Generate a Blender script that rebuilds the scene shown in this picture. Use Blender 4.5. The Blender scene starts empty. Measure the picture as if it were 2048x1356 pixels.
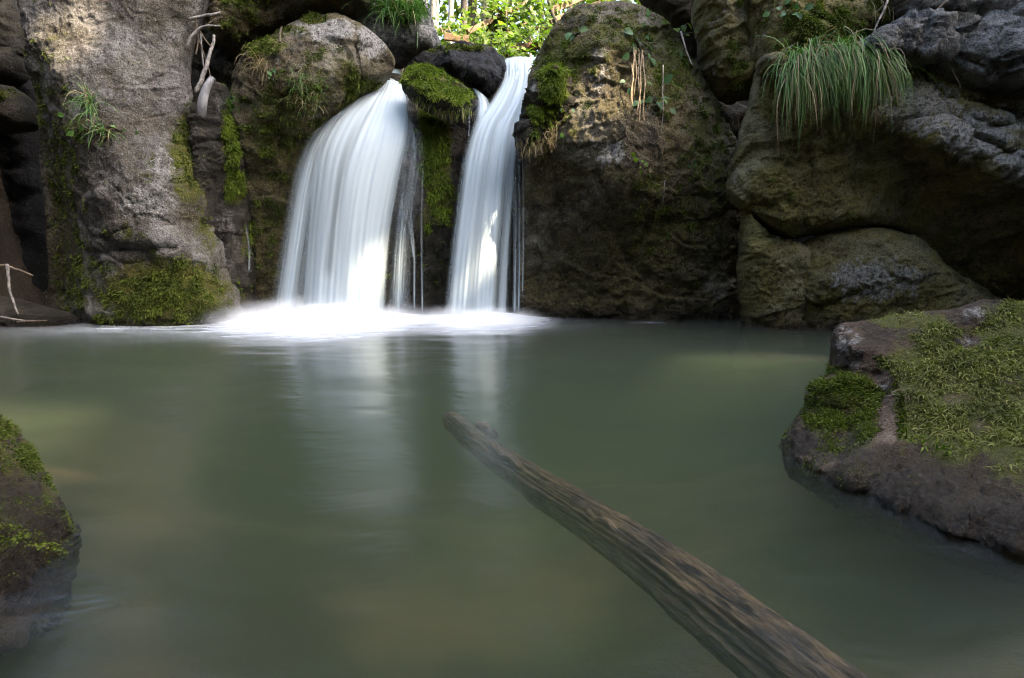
import bpy, math, random
import numpy as np
from mathutils import Vector

random.seed(7)
rng = np.random.default_rng(7)
SC = bpy.context.scene
COL = SC.collection

# ------------------------------------------------------------------ camera, sky, sun, exposure
CAM_H, PITCH, F = 0.60, math.radians(7.39), 1334.0
cam_d = bpy.data.cameras.new('camera')
cam = bpy.data.objects.new('camera', cam_d)
COL.objects.link(cam)
cam.location = (0, 0, CAM_H)
cam.rotation_euler = (math.pi / 2 - PITCH, 0, 0)
cam_d.sensor_width = 36
cam_d.lens = F / 2048 * 36
cam_d.clip_start, cam_d.clip_end = 0.05, 400
SC.camera = cam

SUN_DIR = np.array([0.80, -0.42, 1.0])
SUN_DIR = SUN_DIR / np.linalg.norm(SUN_DIR)
SUN_EL = math.asin(SUN_DIR[2])
SUN_AZ = math.atan2(SUN_DIR[0], SUN_DIR[1])
world = bpy.data.worlds.new('World')
SC.world = world
world.use_nodes = True
wn = world.node_tree.nodes
wn.clear()
sky = wn.new('ShaderNodeTexSky')
sky.sky_type = 'NISHITA'
sky.sun_disc = False
sky.sun_elevation = SUN_EL
sky.sun_rotation = SUN_AZ
sky.dust_density = 4.0
sky.air_density = 1.0
bg = wn.new('ShaderNodeBackground')
bg.inputs['Strength'].default_value = 0.15
wo = wn.new('ShaderNodeOutputWorld')
world.node_tree.links.new(sky.outputs[0], bg.inputs[0])
world.node_tree.links.new(bg.outputs[0], wo.inputs[0])
sun_d = bpy.data.lights.new('sun', 'SUN')
sun_d.energy = 2.3
sun_d.angle = math.radians(0.53)
sun_d.color = (1.0, 0.83, 0.60)
sun = bpy.data.objects.new('sun', sun_d)
COL.objects.link(sun)
sun.rotation_euler = Vector(SUN_DIR).to_track_quat('Z', 'Y').to_euler()
SC.view_settings.view_transform = 'Standard'
SC.view_settings.look = 'None'
SC.view_settings.exposure = 3.2
SC.view_settings.gamma = 1
SC.view_settings.use_white_balance = True
SC.view_settings.white_balance_temperature = 6600
SC.view_settings.white_balance_tint = 10
SC.view_settings.use_curve_mapping = False
cy = SC.cycles
SC.render.engine = 'CYCLES'
cy.use_denoising = True
cy.filter_width = 1.15
cy.denoiser = 'OPENIMAGEDENOISE'
cy.max_bounces = 8
cy.diffuse_bounces = 3
cy.glossy_bounces = 3
cy.transmission_bounces = 4
cy.transparent_max_bounces = 24
cy.volume_bounces = 4
cy.sample_clamp_indirect = 4
cy.caustics_reflective = False
cy.caustics_refractive = False

# ------------------------------------------------------------------ pixel -> world helpers (2048 x 1356 photo pixels, real distances)
CP, SP = math.cos(PITCH), math.sin(PITCH)
CAM = np.array([0, 0, CAM_H])


def ray(u, v):
    a, b = (u - 1024) / F, (678 - v) / F
    return np.array([a, CP + b * SP, -SP + b * CP])


def P(u, v, Y):
    r = ray(u, v)
    return CAM + r * (Y / r[1])


def PZ(u, v, z):
    r = ray(u, v)
    return CAM + r * ((z - CAM_H) / r[2])


def proj(p):
    q = p - CAM
    dep = q[..., 1] * CP - q[..., 2] * SP
    return np.stack([1024 + F * q[..., 0] / dep, 678 - F * (q[..., 1] * SP + q[..., 2] * CP) / dep], -1)


# ------------------------------------------------------------------ noise
_tab = rng.normal(size=(4096, 3))
_tab /= np.linalg.norm(_tab, axis=1)[:, None]
_tabf = rng.random(4096)


def _h(i):
    i = i.astype(np.int64)
    return ((i[..., 0] * 73856093) ^ (i[..., 1] * 19349663) ^ (i[..., 2] * 83492791)) & 4095


def gnoise(p):
    i = np.floor(p)
    f = p - i
    w = f * f * f * (f * (f * 6 - 15) + 10)
    out = np.zeros(p.shape[:-1])
    for dx in (0, 1):
        for dy in (0, 1):
            for dz in (0, 1):
                o = np.array([dx, dy, dz])
                g = _tab[_h(i + o)]
                d = (g * (f - o)).sum(-1)
                ww = (w[..., 0] if dx else 1 - w[..., 0]) * (w[..., 1] if dy else 1 - w[..., 1]) * (w[..., 2] if dz else 1 - w[..., 2])
                out += d * ww
    return out * 1.5


def fbm(p, octv=4, gain=0.5, lac=2.03):
    a, s, o = 1.0, 0.0, 0.0
    for k in range(octv):
        s = s + a * gnoise(p + k * 17.3)
        o += a
        a *= gain
        p = p * lac
    return s / o


def ridged(p, octv=4, gain=0.55):
    a, s, o = 1.0, 0.0, 0.0
    for k in range(octv):
        s = s + a * (1 - np.abs(gnoise(p + k * 31.7)) * 2)
        o += a
        a *= gain
        p = p * 2.07
    return s / o


def worley(p):
    i = np.floor(p)
    best = np.full(p.shape[:-1], 9.0)
    sec = best.copy()
    for dx in (-1, 0, 1):
        for dy in (-1, 0, 1):
            for dz in (-1, 0, 1):
                c = i + np.array([dx, dy, dz])
                h = _h(c)
                q = c + np.stack([_tabf[h], _tabf[(h * 7 + 13) & 4095], _tabf[(h * 3 + 71) & 4095]], -1)
                d = np.sqrt(((q - p) ** 2).sum(-1))
                sec = np.minimum(sec, np.maximum(best, d))
                best = np.minimum(best, d)
    return best, sec


def facets(p, seed=0):
    """random tilted planes, one per irregular cell: fractured stone"""
    i = np.floor(p)
    best = np.full(p.shape[:-1], 9.0)
    out = np.zeros(p.shape[:-1])
    for dx in (-1, 0, 1):
        for dy in (-1, 0, 1):
            for dz in (-1, 0, 1):
                c = i + np.array([dx, dy, dz])
                h = (_h(c) + seed * 131) & 4095
                q = c + np.stack([_tabf[h], _tabf[(h * 7 + 13) & 4095], _tabf[(h * 3 + 71) & 4095]], -1)
                e = p - q
                d = (e ** 2).sum(-1)
                m = d < best
                best = np.where(m, d, best)
                out = np.where(m, (e * _tab[h]).sum(-1) + 0.6 * (_tabf[(h * 5 + 3) & 4095] - 0.5), out)
    return out


def smooth(x, a, b):
    t = np.clip((x - a) / (b - a), 0, 1)
    return t * t * (3 - 2 * t)


# ------------------------------------------------------------------ mesh helpers
def mesh_from(name, verts, faces_list, attrs=None, uv=None, smooth_shade=True):
    """faces_list: list of (n,3) or (n,4) int arrays."""
    me = bpy.data.meshes.new(name)
    verts = np.asarray(verts, dtype=np.float32)
    me.vertices.add(len(verts))
    me.vertices.foreach_set('co', verts.ravel())
    faces_list = [np.asarray(f, dtype=np.int32) for f in faces_list if len(f)]
    tot = sum(f.size for f in faces_list)
    npoly = sum(len(f) for f in faces_list)
    me.loops.add(tot)
    me.polygons.add(npoly)
    li = np.concatenate([f.ravel() for f in faces_list])
    sizes = np.concatenate([np.full(len(f), f.shape[1], dtype=np.int32) for f in faces_list])
    start = np.concatenate([[0], np.cumsum(sizes)[:-1]]).astype(np.int32)
    me.loops.foreach_set('vertex_index', li)
    me.polygons.foreach_set('loop_start', start)
    me.polygons.foreach_set('use_smooth', np.full(npoly, smooth_shade, dtype=bool))
    for k, a in (attrs or {}).items():
        at = me.attributes.new(k, 'FLOAT', 'POINT')
        at.data.foreach_set('value', np.asarray(a, dtype=np.float32))
    if uv is not None:
        l = me.uv_layers.new(name='UVMap')
        l.data.foreach_set('uv', np.asarray(uv, dtype=np.float32)[li].ravel())
    me.update(calc_edges=True)
    me.validate()
    return me


def link(name, me, mat=None, parent=None, loc=(0, 0, 0)):
    o = bpy.data.objects.new(name, me)
    COL.objects.link(o)
    if mat is not None and me is not None:
        me.materials.clear()
        me.materials.append(mat)
    if parent is not None:
        o.parent = parent
    o.location = loc
    return o


def tag(o, label=None, cat=None, group=None, kind=None):
    if label:
        o['label'] = label
    if cat:
        o['category'] = cat
    if group:
        o['group'] = group
    if kind:
        o['kind'] = kind
    return o


def empty(name, loc):
    o = bpy.data.objects.new(name, None)
    COL.objects.link(o)
    o.location = loc
    o.empty_display_size = 0.1
    return o


# ------------------------------------------------------------------ node material helpers
class NT:
    def __init__(self, name):
        self.m = bpy.data.materials.new(name)
        self.m.use_nodes = True
        self.t = self.m.node_tree
        self.t.nodes.clear()
        self.out = self.n('ShaderNodeOutputMaterial')

    def n(self, typ, **kw):
        nd = self.t.nodes.new(typ)
        for k, v in kw.items():
            setattr(nd, k, v)
        return nd

    def l(self, a, b):
        self.t.links.new(a, b)

    def setin(self, nd, key, v):
        if hasattr(v, 'is_linked') or isinstance(v, bpy.types.NodeSocket):
            self.l(v, nd.inputs[key])
        else:
            nd.inputs[key].default_value = v

    def math(self, op, a, b=0.0, clamp=False):
        nd = self.n('ShaderNodeMath', operation=op, use_clamp=clamp)
        self.setin(nd, 0, a)
        self.setin(nd, 1, b)
        return nd.outputs[0]

    def mix(self, fac, a, b, mode='MIX'):
        nd = self.n('ShaderNodeMix', data_type='RGBA', blend_type=mode)
        nd.clamp_factor = True
        self.setin(nd, 0, fac)
        for k, v in ((6, a), (7, b)):
            if isinstance(v, tuple):
                v = (*v, 1.0) if len(v) == 3 else v
            self.setin(nd, k, v)
        return nd.outputs[2]

    def noise(self, vec, scale, detail=4, rough=0.55, dist=0.0, dims='3D'):
        nd = self.n('ShaderNodeTexNoise', noise_dimensions=dims)
        if vec is not None:
            self.l(vec, nd.inputs['Vector'])
        nd.inputs['Scale'].default_value = scale
        nd.inputs['Detail'].default_value = detail
        nd.inputs['Roughness'].default_value = rough
        nd.inputs['Distortion'].default_value = dist
        return nd.outputs[0]

    def ramp(self, v, a, b):
        nd = self.n('ShaderNodeMapRange', interpolation_type='SMOOTHSTEP')
        self.setin(nd, 0, v)
        nd.inputs[1].default_value = a
        nd.inputs[2].default_value = b
        return nd.outputs[0]

    def attr(self, name):
        return self.n('ShaderNodeAttribute', attribute_name=name).outputs['Fac']

    def coords(self, scale=(1, 1, 1), loc=(0, 0, 0), which='Object'):
        tc = self.n('ShaderNodeTexCoord')
        mp = self.n('ShaderNodeMapping')
        mp.inputs['Scale'].default_value = scale
        mp.inputs['Location'].default_value = loc
        self.l(tc.outputs[which], mp.inputs[0])
        return mp.outputs[0]


def rock_mat(name, dark, mid, light, algae=(0.06, 0.055, 0.02), algae_amt=0.3, streak=0.35, seed=0, moss_a=(0.022, 0.030, 0.004), moss_b=(0.14, 0.145, 0.02), spec=0.35, bump=1.0, speck=0.5, ts=1.0):
    g = NT(name)
    co = g.coords(loc=(seed * 3.1, seed * 1.7, seed * 2.3))
    n_big = g.noise(co, 1.6, 5, 0.6)
    n_mid = g.noise(co, 6.0 * ts ** 0.5, 8, 0.68, 0.5)
    n_fine = g.noise(co, 34.0 * ts, 6, 0.75, 0.3)
    n_grit = g.noise(co, 95.0 * ts, 4, 0.75)
    st = g.noise(g.coords(scale=(5, 5, 0.7), loc=(seed, 0, seed * 2)), 2.2, 5, 0.65, 0.4)
    c = g.mix(g.ramp(n_mid, 0.40, 0.62), dark, mid)
    c = g.mix(g.ramp(n_big, 0.44, 0.66), c, light)
    c = g.mix(g.math('MULTIPLY', g.ramp(st, 0.47, 0.64), streak), c, tuple(x * 0.45 for x in dark))
    al = g.noise(co, 2.7, 7, 0.7)
    c = g.mix(g.math('MULTIPLY', g.ramp(al, 0.42, 0.6), algae_amt), c, algae)
    # algae attribute: extra algae / earth film
    an = g.math('ADD', g.attr('algae'), g.math('MULTIPLY', g.math('SUBTRACT', n_mid, 0.5), 1.3))
    c = g.mix(g.ramp(an, 0.25, 0.75), c, g.mix(g.ramp(n_fine, 0.35, 0.7), tuple(x * 0.45 for x in algae), algae))
    # pale lime crust, and painted wet glisten on the rib
    pn = g.math('ADD', g.attr('pale'), g.math('MULTIPLY', g.math('SUBTRACT', g.noise(co, 13 * ts ** 0.5, 8, 0.75, 0.4), 0.5), 1.8))
    c = g.mix(g.math('MULTIPLY', g.ramp(pn, 0.34, 0.62), 0.92), c, g.mix(g.ramp(n_fine, 0.36, 0.62), (0.17, 0.165, 0.15), (0.44, 0.43, 0.41)))
    # grit: pits and bright crystals
    c = g.mix(g.math('MULTIPLY', g.ramp(n_grit, 0.55, 0.68), speck), c, tuple(min(0.6, x * 1.7) for x in light))
    c = g.mix(g.math('MULTIPLY', g.ramp(n_grit, 0.50, 0.36), 0.7), c, tuple(x * 0.3 for x in dark))
    c = g.mix(g.math('MULTIPLY', g.ramp(n_fine, 0.47, 0.36), 0.8), c, tuple(x * 0.3 for x in dark))
    # moss film
    mn = g.math('ADD', g.attr('moss'), g.math('MULTIPLY', g.math('SUBTRACT', g.noise(co, 9 * ts ** 0.5, 9, 0.78, 0.3), 0.5), 2.0))
    mm = g.ramp(mn, 0.34, 0.66)
    mc = g.mix(g.ramp(n_grit, 0.36, 0.64), moss_a, moss_b)
    mc = g.mix(g.math('MULTIPLY', g.ramp(n_mid, 0.48, 0.66), 0.6), mc, (0.095, 0.07, 0.018))
    c = g.mix(mm, c, mc)
    # wet
    wt = g.attr('wet')
    c = g.mix(wt, c, g.mix(1.0, c, (0.36, 0.34, 0.34), 'MULTIPLY'))
    b = g.n('ShaderNodeBsdfPrincipled')
    g.l(c, b.inputs['Base Color'])
    r = g.math('SUBTRACT', 0.9, g.math('MULTIPLY', wt, 0.66))
    r = g.math('ADD', r, g.math('MULTIPLY', g.math('SUBTRACT', n_fine, 0.5), 0.3))
    g.l(r, b.inputs['Roughness'])
    b.inputs['Specular IOR Level'].default_value = spec
    h = g.math('ADD', g.math('MULTIPLY', n_mid, 1.6), g.math('MULTIPLY', n_fine, 0.8))
    h = g.math('ADD', h, g.math('MULTIPLY', n_grit, 0.4))
    bp = g.n('ShaderNodeBump')
    bp.inputs['Strength'].default_value = min(1.0, 0.95 * bump)
    bp.inputs['Distance'].default_value = 0.05 * bump / ts ** 0.7
    g.l(h, bp.inputs['Height'])
    g.l(bp.outputs[0], b.inputs['Normal'])
    g.l(b.outputs[0], g.out.inputs[0])
    return g.m


def leaf_mat(name, a, b, trans=0.5, rough=0.5):
    """foliage: colour varies by the per-vertex 'tone', light passes through"""
    g = NT(name)
    c = g.mix(g.attr('tone'), a, b)
    d = g.n('ShaderNodeBsdfPrincipled')
    g.l(c, d.inputs['Base Color'])
    d.inputs['Roughness'].default_value = rough
    d.inputs['Specular IOR Level'].default_value = 0.3
    t = g.n('ShaderNodeBsdfTranslucent')
    g.l(g.mix(1.0, c, (1.15, 1.45, 0.7), 'MULTIPLY'), t.inputs[0])
    mx = g.n('ShaderNodeMixShader')
    mx.inputs[0].default_value = trans
    g.l(d.outputs[0], mx.inputs[1])
    g.l(t.outputs[0], mx.inputs[2])
    g.l(mx.outputs[0], g.out.inputs[0])
    return g.m


def wood_mat(name, dark, light, scale=(30, 30, 3), rough=0.75, bump=0.5):
    g = NT(name)
    co = g.coords(scale=scale)
    n1 = g.noise(co, 1.0, 6, 0.65, 0.6)
    n2 = g.noise(g.coords(), 40, 4, 0.6)
    n3 = g.noise(g.coords(), 5, 3, 0.6)
    c = g.mix(g.ramp(n1, 0.34, 0.66), dark, light)
    c = g.mix(g.math('MULTIPLY', g.ramp(n2, 0.52, 0.7), 0.5), c, tuple(x * 0.5 for x in dark))
    c = g.mix(g.math('MULTIPLY', g.ramp(n3, 0.5, 0.75), 0.4), c, tuple(x * 0.7 for x in dark))
    b = g.n('ShaderNodeBsdfPrincipled')
    g.l(c, b.inputs['Base Color'])
    b.inputs['Roughness'].default_value = rough
    bp = g.n('ShaderNodeBump')
    bp.inputs['Strength'].default_value = bump
    bp.inputs['Distance'].default_value = 0.02
    g.l(g.math('ADD', n1, n2), bp.inputs['Height'])
    g.l(bp.outputs[0], b.inputs['Normal'])
    g.l(b.outputs[0], g.out.inputs[0])
    return g.m


M = {}
M['grey'] = rock_mat('grey_limestone', (0.058, 0.052, 0.047), (0.165, 0.155, 0.145), (0.30, 0.29, 0.28), algae=(0.085, 0.066, 0.026), algae_amt=0.45, seed=1)
M['brown'] = rock_mat('mossy_earthy_limestone', (0.042, 0.034, 0.021), (0.15, 0.12, 0.072), (0.27, 0.245, 0.19), algae=(0.105, 0.085, 0.026), algae_amt=0.8, seed=2)
M['olive'] = rock_mat('olive_algae_limestone', (0.07, 0.056, 0.02), (0.20, 0.168, 0.068), (0.30, 0.27, 0.155), algae=(0.20, 0.17, 0.038), algae_amt=0.7, streak=0.15, seed=3, speck=0.3)
M['slate'] = rock_mat('cool_grey_limestone', (0.075, 0.077, 0.078), (0.25, 0.253, 0.257), (0.43, 0.433, 0.437), algae=(0.05, 0.046, 0.024), algae_amt=0.2, seed=4)
M['black'] = rock_mat('black_wet_and_shade_rock', (0.004, 0.004, 0.005), (0.010, 0.011, 0.013), (0.03, 0.033, 0.04), algae=(0.02, 0.02, 0.012), algae_amt=0.2, seed=5, spec=0.3, speck=0.5)  # the alcove recess also wears it as painted shade
M['fore'] = rock_mat('reddish_worn_stone', (0.018, 0.012, 0.007), (0.10, 0.064, 0.040), (0.28, 0.205, 0.145), algae=(0.06, 0.040, 0.014), algae_amt=0.45, seed=6, speck=0.4, bump=1.0, spec=0.4, ts=3.2)
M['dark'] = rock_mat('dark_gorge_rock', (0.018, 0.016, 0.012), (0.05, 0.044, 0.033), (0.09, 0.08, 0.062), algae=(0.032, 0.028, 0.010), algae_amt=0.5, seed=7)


# ------------------------------------------------------------------ rock builder: a closed boulder whose outline stands at a real distance
def chaikin(p, n=2):
    for _ in range(n):
        q = np.roll(p, -1, axis=0)
        p = np.stack([p * 0.78 + q * 0.22, p * 0.22 + q * 0.78], 1).reshape(-1, p.shape[1])
    return p


def poly_dist(pts, poly):
    """signed distance (inside > 0) and closest boundary point"""
    a = poly
    b = np.roll(poly, -1, axis=0)
    n = len(pts)
    best = np.full(n, 1e9)
    close = np.zeros((n, 2))
    inside = np.zeros(n, dtype=bool)
    for (ax, ay), (bx, by) in zip(a, b):
        ex, ey = bx - ax, by - ay
        L = ex * ex + ey * ey + 1e-12
        t = np.clip(((pts[:, 0] - ax) * ex + (pts[:, 1] - ay) * ey) / L, 0, 1)
        cx, cyy = ax + t * ex, ay + t * ey
        d = (pts[:, 0] - cx) ** 2 + (pts[:, 1] - cyy) ** 2
        m = d < best
        best[m] = d[m]
        close[m, 0] = cx[m]
        close[m, 1] = cyy[m]
        cond = ((ay > pts[:, 1]) != (by > pts[:, 1]))
        with np.errstate(divide='ignore', invalid='ignore'):
            xi = ax + (pts[:, 1] - ay) / (ey if abs(ey) > 1e-12 else 1e-12) * ex
        inside ^= cond & (pts[:, 0] < xi)
    d = np.sqrt(best)
    return np.where(inside, d, -d), close


ROCKS = {}


def rock(name, label, outline, Y, mat, T=0.35, R=0.28, ctrl=None, cracks=(), bumps=(), moss=(), wet=(), pale=(), algae=(),
         upmoss=0.0, amp=1.0, s=None, seed=0, back=0.7, big=1.0, group=None, cat='boulder', key=None, lowwet=True, cells=0.0, n_oct=5, parent=None, mossnz=None, rough=1.0, absY=None, fiss=0.03, facet=0.5):
    o3 = np.array([P(q[0], q[1], q[2] if len(q) > 2 else Y) for q in outline])
    org = o3.mean(0)
    if absY:
        org = P(absY[0], absY[1], Y)
        nn = (CAM - org) / np.linalg.norm(CAM - org)
        e1 = np.array([-nn[1], nn[0], 0])
        e1 /= np.linalg.norm(e1)
        e1 = e1 if e1[0] > 0 else -e1
        e2 = np.cross(nn, e1)
        e2 = e2 if e2[2] > 0 else -e2
        o3 = []
        for q in outline:
            X = P(*q)
            o3.append(X - nn * ((X - org) @ nn))
        o3 = np.array(o3)
    elif all(len(q) < 3 for q in outline):
        e1, e2, nn = np.array([1., 0, 0]), np.array([0, 0, 1.]), np.array([0, -1., 0])
    else:
        _, _, vt = np.linalg.svd(o3 - org)
        nn = vt[2]
        if nn @ (CAM - org) < 0:
            nn = -nn
        e1 = np.array([1., 0, 0]) - nn * nn[0]
        e1 /= np.linalg.norm(e1)
        e2 = np.cross(nn, e1)
        e2 = e2 if e2[2] > 0 else -e2
    poly = np.stack([(o3 - org) @ e1, (o3 - org) @ e2], 1)
    depth = np.linalg.norm(org - CAM)
    mpp = depth / F

    def px(u, v, dn=0.0):
        r = ray(u, v)
        t = ((org + nn * dn - CAM) @ nn) / (r @ nn)
        q = CAM + r * t - org
        return np.array([q @ e1, q @ e2])
    poly = chaikin(poly, 2)
    seg = np.roll(poly, -1, axis=0) - poly
    sl = np.linalg.norm(seg, axis=1)
    cum = np.concatenate([[0], np.cumsum(sl)])
    npt = int(np.clip(cum[-1] / (3 * (s or mpp * 2.0)), 60, 150))
    tt_ = np.linspace(0, cum[-1], npt, endpoint=False)
    pc = np.concatenate([poly, poly[:1]])
    poly = np.stack([np.interp(tt_, cum, pc[:, 0]), np.interp(tt_, cum, pc[:, 1])], 1)
    tn = np.roll(poly, -1, axis=0) - np.roll(poly, 1, axis=0)
    tn = np.stack([tn[:, 1], -tn[:, 0]], 1) / (np.linalg.norm(tn, axis=1)[:, None] + 1e-9)
    pq = np.stack([poly[:, 0], poly[:, 1], np.full(npt, seed * 5.1)], 1)
    poly = poly + tn * ((fbm(pq * 2.2, 3) * 0.045 + fbm(pq * 8, 3) * 0.028) * amp * min(1.0, R / 0.15))[:, None]
    s = s or mpp * 2.0
    lo, hi = poly.min(0) - 2 * s, poly.max(0) + 2 * s
    nx, ny = int((hi[0] - lo[0]) / s) + 1, int((hi[1] - lo[1]) / s) + 1
    gx, gy = np.meshgrid(lo[0] + np.arange(nx) * s, lo[1] + np.arange(ny) * s)
    g2 = np.stack([gx.ravel(), gy.ravel()], 1)
    # ragged outline
    p3 = np.stack([g2[:, 0], g2[:, 1], np.full(len(g2), seed * 5.1)], 1)
    d, close = poly_dist(g2, poly)
    # interior profile
    dd = np.clip(d, 0, None)
    prof = np.sqrt(np.clip(1 - (1 - np.clip(dd / R, 0, 1)) ** 2, 0, 1))
    hgt = np.full(len(g2), T)
    if absY:
        ctrl = [(q[0], q[1], float((P(q[0], q[1], q[2] * (1 - absY[2] * min(1, max(0, (q[1] - 860) / 80)))) - org) @ nn)) for q in ctrl]
    if ctrl:
        c2 = np.array([px(q[0], q[1], q[2] * (1.0 if absY else 0.9)) for q in ctrl])
        val = np.array([q[2] for q in ctrl])
        K = np.linalg.norm(c2[:, None] - c2[None], axis=2)
        n = len(c2)
        A = np.zeros((n + 3, n + 3))
        A[:n, :n] = K
        A[:n, n] = A[n, :n] = 1
        A[:n, n + 1:] = c2
        A[n + 1:, :n] = c2.T
        A += np.diag([1e-6] * n + [0] * 3)
        w = np.linalg.solve(A, np.concatenate([val, [0, 0, 0]]))
        Kg = np.linalg.norm(g2[:, None] - c2[None], axis=2)
        hgt = Kg @ w[:n] + w[n] + g2 @ w[n + 1:]
        hgt = np.clip(hgt, val.min() - 0.1, val.max() + 0.15)
    h = hgt * prof
    base = org + g2[:, :1] * e1 + g2[:, 1:] * e2
    uv0 = proj(base + h[:, None] * nn)
    for (u, v, ru, rv, dn) in bumps:
        h = h + dn * np.exp(-((uv0[:, 0] - u) / ru) ** 2 - ((uv0[:, 1] - v) / rv) ** 2) * prof
    for line, wpx, dep in cracks:
        lp = np.array(line, float)
        dm = np.full(len(g2), 1e9)
        uvw = uv0 + (np.stack([gnoise(p3 * 7), gnoise(p3 * 7 + 40)], 1) * 0.02 + np.stack([gnoise(p3 * 22), gnoise(p3 * 22 + 40)], 1) * 0.008) / mpp
        for a, b in zip(lp[:-1], lp[1:]):
            e = b - a
            t = np.clip(((uvw - a) @ e) / (e @ e + 1e-12), 0, 1)
            dm = np.minimum(dm, np.linalg.norm(uvw - a - t[:, None] * e, axis=1))
        h = h - dep * np.exp(-(dm / wpx) ** 2) - dep * 0.35 * np.exp(-(dm / (wpx * 3)) ** 2)
    pos = base + h[:, None] * nn
    G = pos.reshape(ny, nx, 3)
    du = np.gradient(G, axis=1)
    dv = np.gradient(G, axis=0)
    N = np.cross(du, dv)
    N /= np.linalg.norm(N, axis=2)[..., None] + 1e-12
    if (N.reshape(-1, 3) @ nn).mean() < 0:
        N = -N
    N = N.reshape(-1, 3)
    inside = d > -0.75 * s
    idx = np.where(inside)[0]
    pos, N, d, prof = pos[idx], N[idx], d[idx], prof[idx]
    near = np.abs(d) < 0.75 * s
    cl = close[idx]
    pos[near] = org + cl[near, :1] * e1 + cl[near, 1:] * e2
    # displacement
    q = pos + seed * 7.7
    disp = big * 0.075 * fbm(q * 1.5, 3) + 0.06 * (ridged(q * 3.1, 3) - 0.5) + 0.024 * (ridged(q * 8.5, 3) - 0.5)
    fine = 0.011 * (ridged(q * 21, 2) - 0.4) + 0.010 * fbm(q * 34, 2)
    if s < 0.02:
        fine += 0.006 * gnoise(q * 80)
    if fiss:
        gate = smooth(fbm(q * 1.1 + 21, 2), -0.05, 0.25)
        qw = q + 0.12 * np.stack([gnoise(q * 3), gnoise(q * 3 + 9), gnoise(q * 3 + 18)], -1)
        disp -= fiss * gate * np.exp(-(gnoise(qw * np.array([1.6, 1.6, 2.6]) + 3) / 0.045) ** 2)
        disp += fiss * 0.9 * smooth(gnoise(qw * np.array([2.2, 2.2, 4.5]) + 8), -0.08, 0.08)
    if facet:
        wq = q * np.array([1.5, 1.5, 2.1]) + 0.25 * np.stack([gnoise(q * 2), gnoise(q * 2 + 7), gnoise(q * 2 + 15)], -1)
        disp += facet * (0.085 * facets(wq, seed) + 0.03 * facets(wq * 3.1 + 5, seed + 1))
    disp += fine * rough * (0.5 + smooth(fbm(q * 2.7 + 5, 2), -0.3, 0.3))
    if cells:
        f1, f2 = worley(q * 3.0)
        disp += cells * (0.05 * (0.5 - f1)) - cells * 0.02 * np.exp(-((f2 - f1) / 0.07) ** 2)
    edge_k = smooth(d, -0.5 * s, 5 * s)
    pos = pos + N * (disp * amp * (0.25 + 0.75 * edge_k))[:, None]
    remap = np.full(nx * ny, -1)
    remap[idx] = np.arange(len(idx))
    R2 = remap.reshape(ny, nx)
    quad = np.stack([R2[:-1, :-1], R2[:-1, 1:], R2[1:, 1:], R2[1:, :-1]], -1).reshape(-1, 4)
    quad = quad[(quad >= 0).all(1)]
    # drop unused verts
    used = np.zeros(len(pos), dtype=bool)
    used[quad.ravel()] = True
    rm = np.cumsum(used) - 1
    quad = rm[quad]
    pos, N, prof, g2i = pos[used], N[used], prof[used], g2[idx][used]
    a = quad[0]
    fn = np.cross(pos[a[1]] - pos[a[0]], pos[a[3]] - pos[a[0]])
    nv = len(pos)
    # recompute normals after displacement (for masks and moss)
    vn = np.zeros((nv, 3))
    fnn = np.cross(pos[quad[:, 2]] - pos[quad[:, 0]], pos[quad[:, 3]] - pos[quad[:, 1]])
    for k in range(4):
        for ax in range(3):
            vn[:, ax] += np.bincount(quad[:, k], weights=fnn[:, ax], minlength=nv)
    if (vn @ nn).sum() < 0:
        quad = quad[:, ::-1]
        vn = -vn
    vn /= np.linalg.norm(vn, axis=1)[:, None] + 1e-12
    # back closing
    ed = np.concatenate([np.stack([quad[:, k], quad[:, (k + 1) % 4]], 1) for k in range(4)])
    keyf = ed[:, 0].astype(np.int64) * nv + ed[:, 1]
    keyr = ed[:, 1].astype(np.int64) * nv + ed[:, 0]
    bnd = ed[~np.isin(keyf, keyr)]
    bv = np.unique(bnd)
    cen = pos[bv].mean(0)
    mp = np.full(nv, -1)
    mp[bv] = np.arange(len(bv))
    Tm = T if not ctrl else float(np.mean([c[2] for c in ctrl]))
    r2 = cen + (pos[bv] - cen) * 0.9 - nn * back * max(Tm, 0.2) * 0.6
    r3 = cen + (pos[bv] - cen) * 0.6 - nn * back * max(Tm, 0.2)
    V = np.concatenate([pos, r2, r3, [cen - nn * back * max(Tm, 0.2) * 1.1]])
    i2, i3, ic = nv + mp[bnd], nv + len(bv) + mp[bnd], nv + 2 * len(bv)
    q1 = np.stack([bnd[:, 1], bnd[:, 0], i2[:, 0], i2[:, 1]], 1)
    q2 = np.stack([i2[:, 1], i2[:, 0], i3[:, 0], i3[:, 1]], 1)
    t3 = np.stack([i3[:, 1], i3[:, 0], np.full(len(bnd), ic)], 1)

    uvf = proj(pos)

    def blobs(lst):
        out = np.zeros(nv)
        for (u, v, ru, rv, am) in lst:
            qq = ((uvf[:, 0] - u) / ru) ** 2 + ((uvf[:, 1] - v) / rv) ** 2
            out = np.maximum(out, am * np.exp(-qq ** 1.5)) if am > 0 else out + am * np.exp(-qq ** 1.5)
        return out
    pad = len(V) - nv
    am = blobs(moss)
    if mossnz is not None:
        am = am * smooth(vn[:, 2], *mossnz)
    am = am + upmoss * smooth(vn[:, 2], 0.15, 0.75) * (0.6 + 0.8 * fbm(pos * 2.3 + 9, 3))
    aw = blobs(wet)
    if lowwet:
        aw = np.maximum(aw, 1 - smooth(pos[:, 2] + 0.03 * gnoise(pos * 4), 0.03, 0.13))
    att = {'moss': am, 'wet': aw, 'pale': blobs(pale), 'algae': blobs(algae)}
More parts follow.
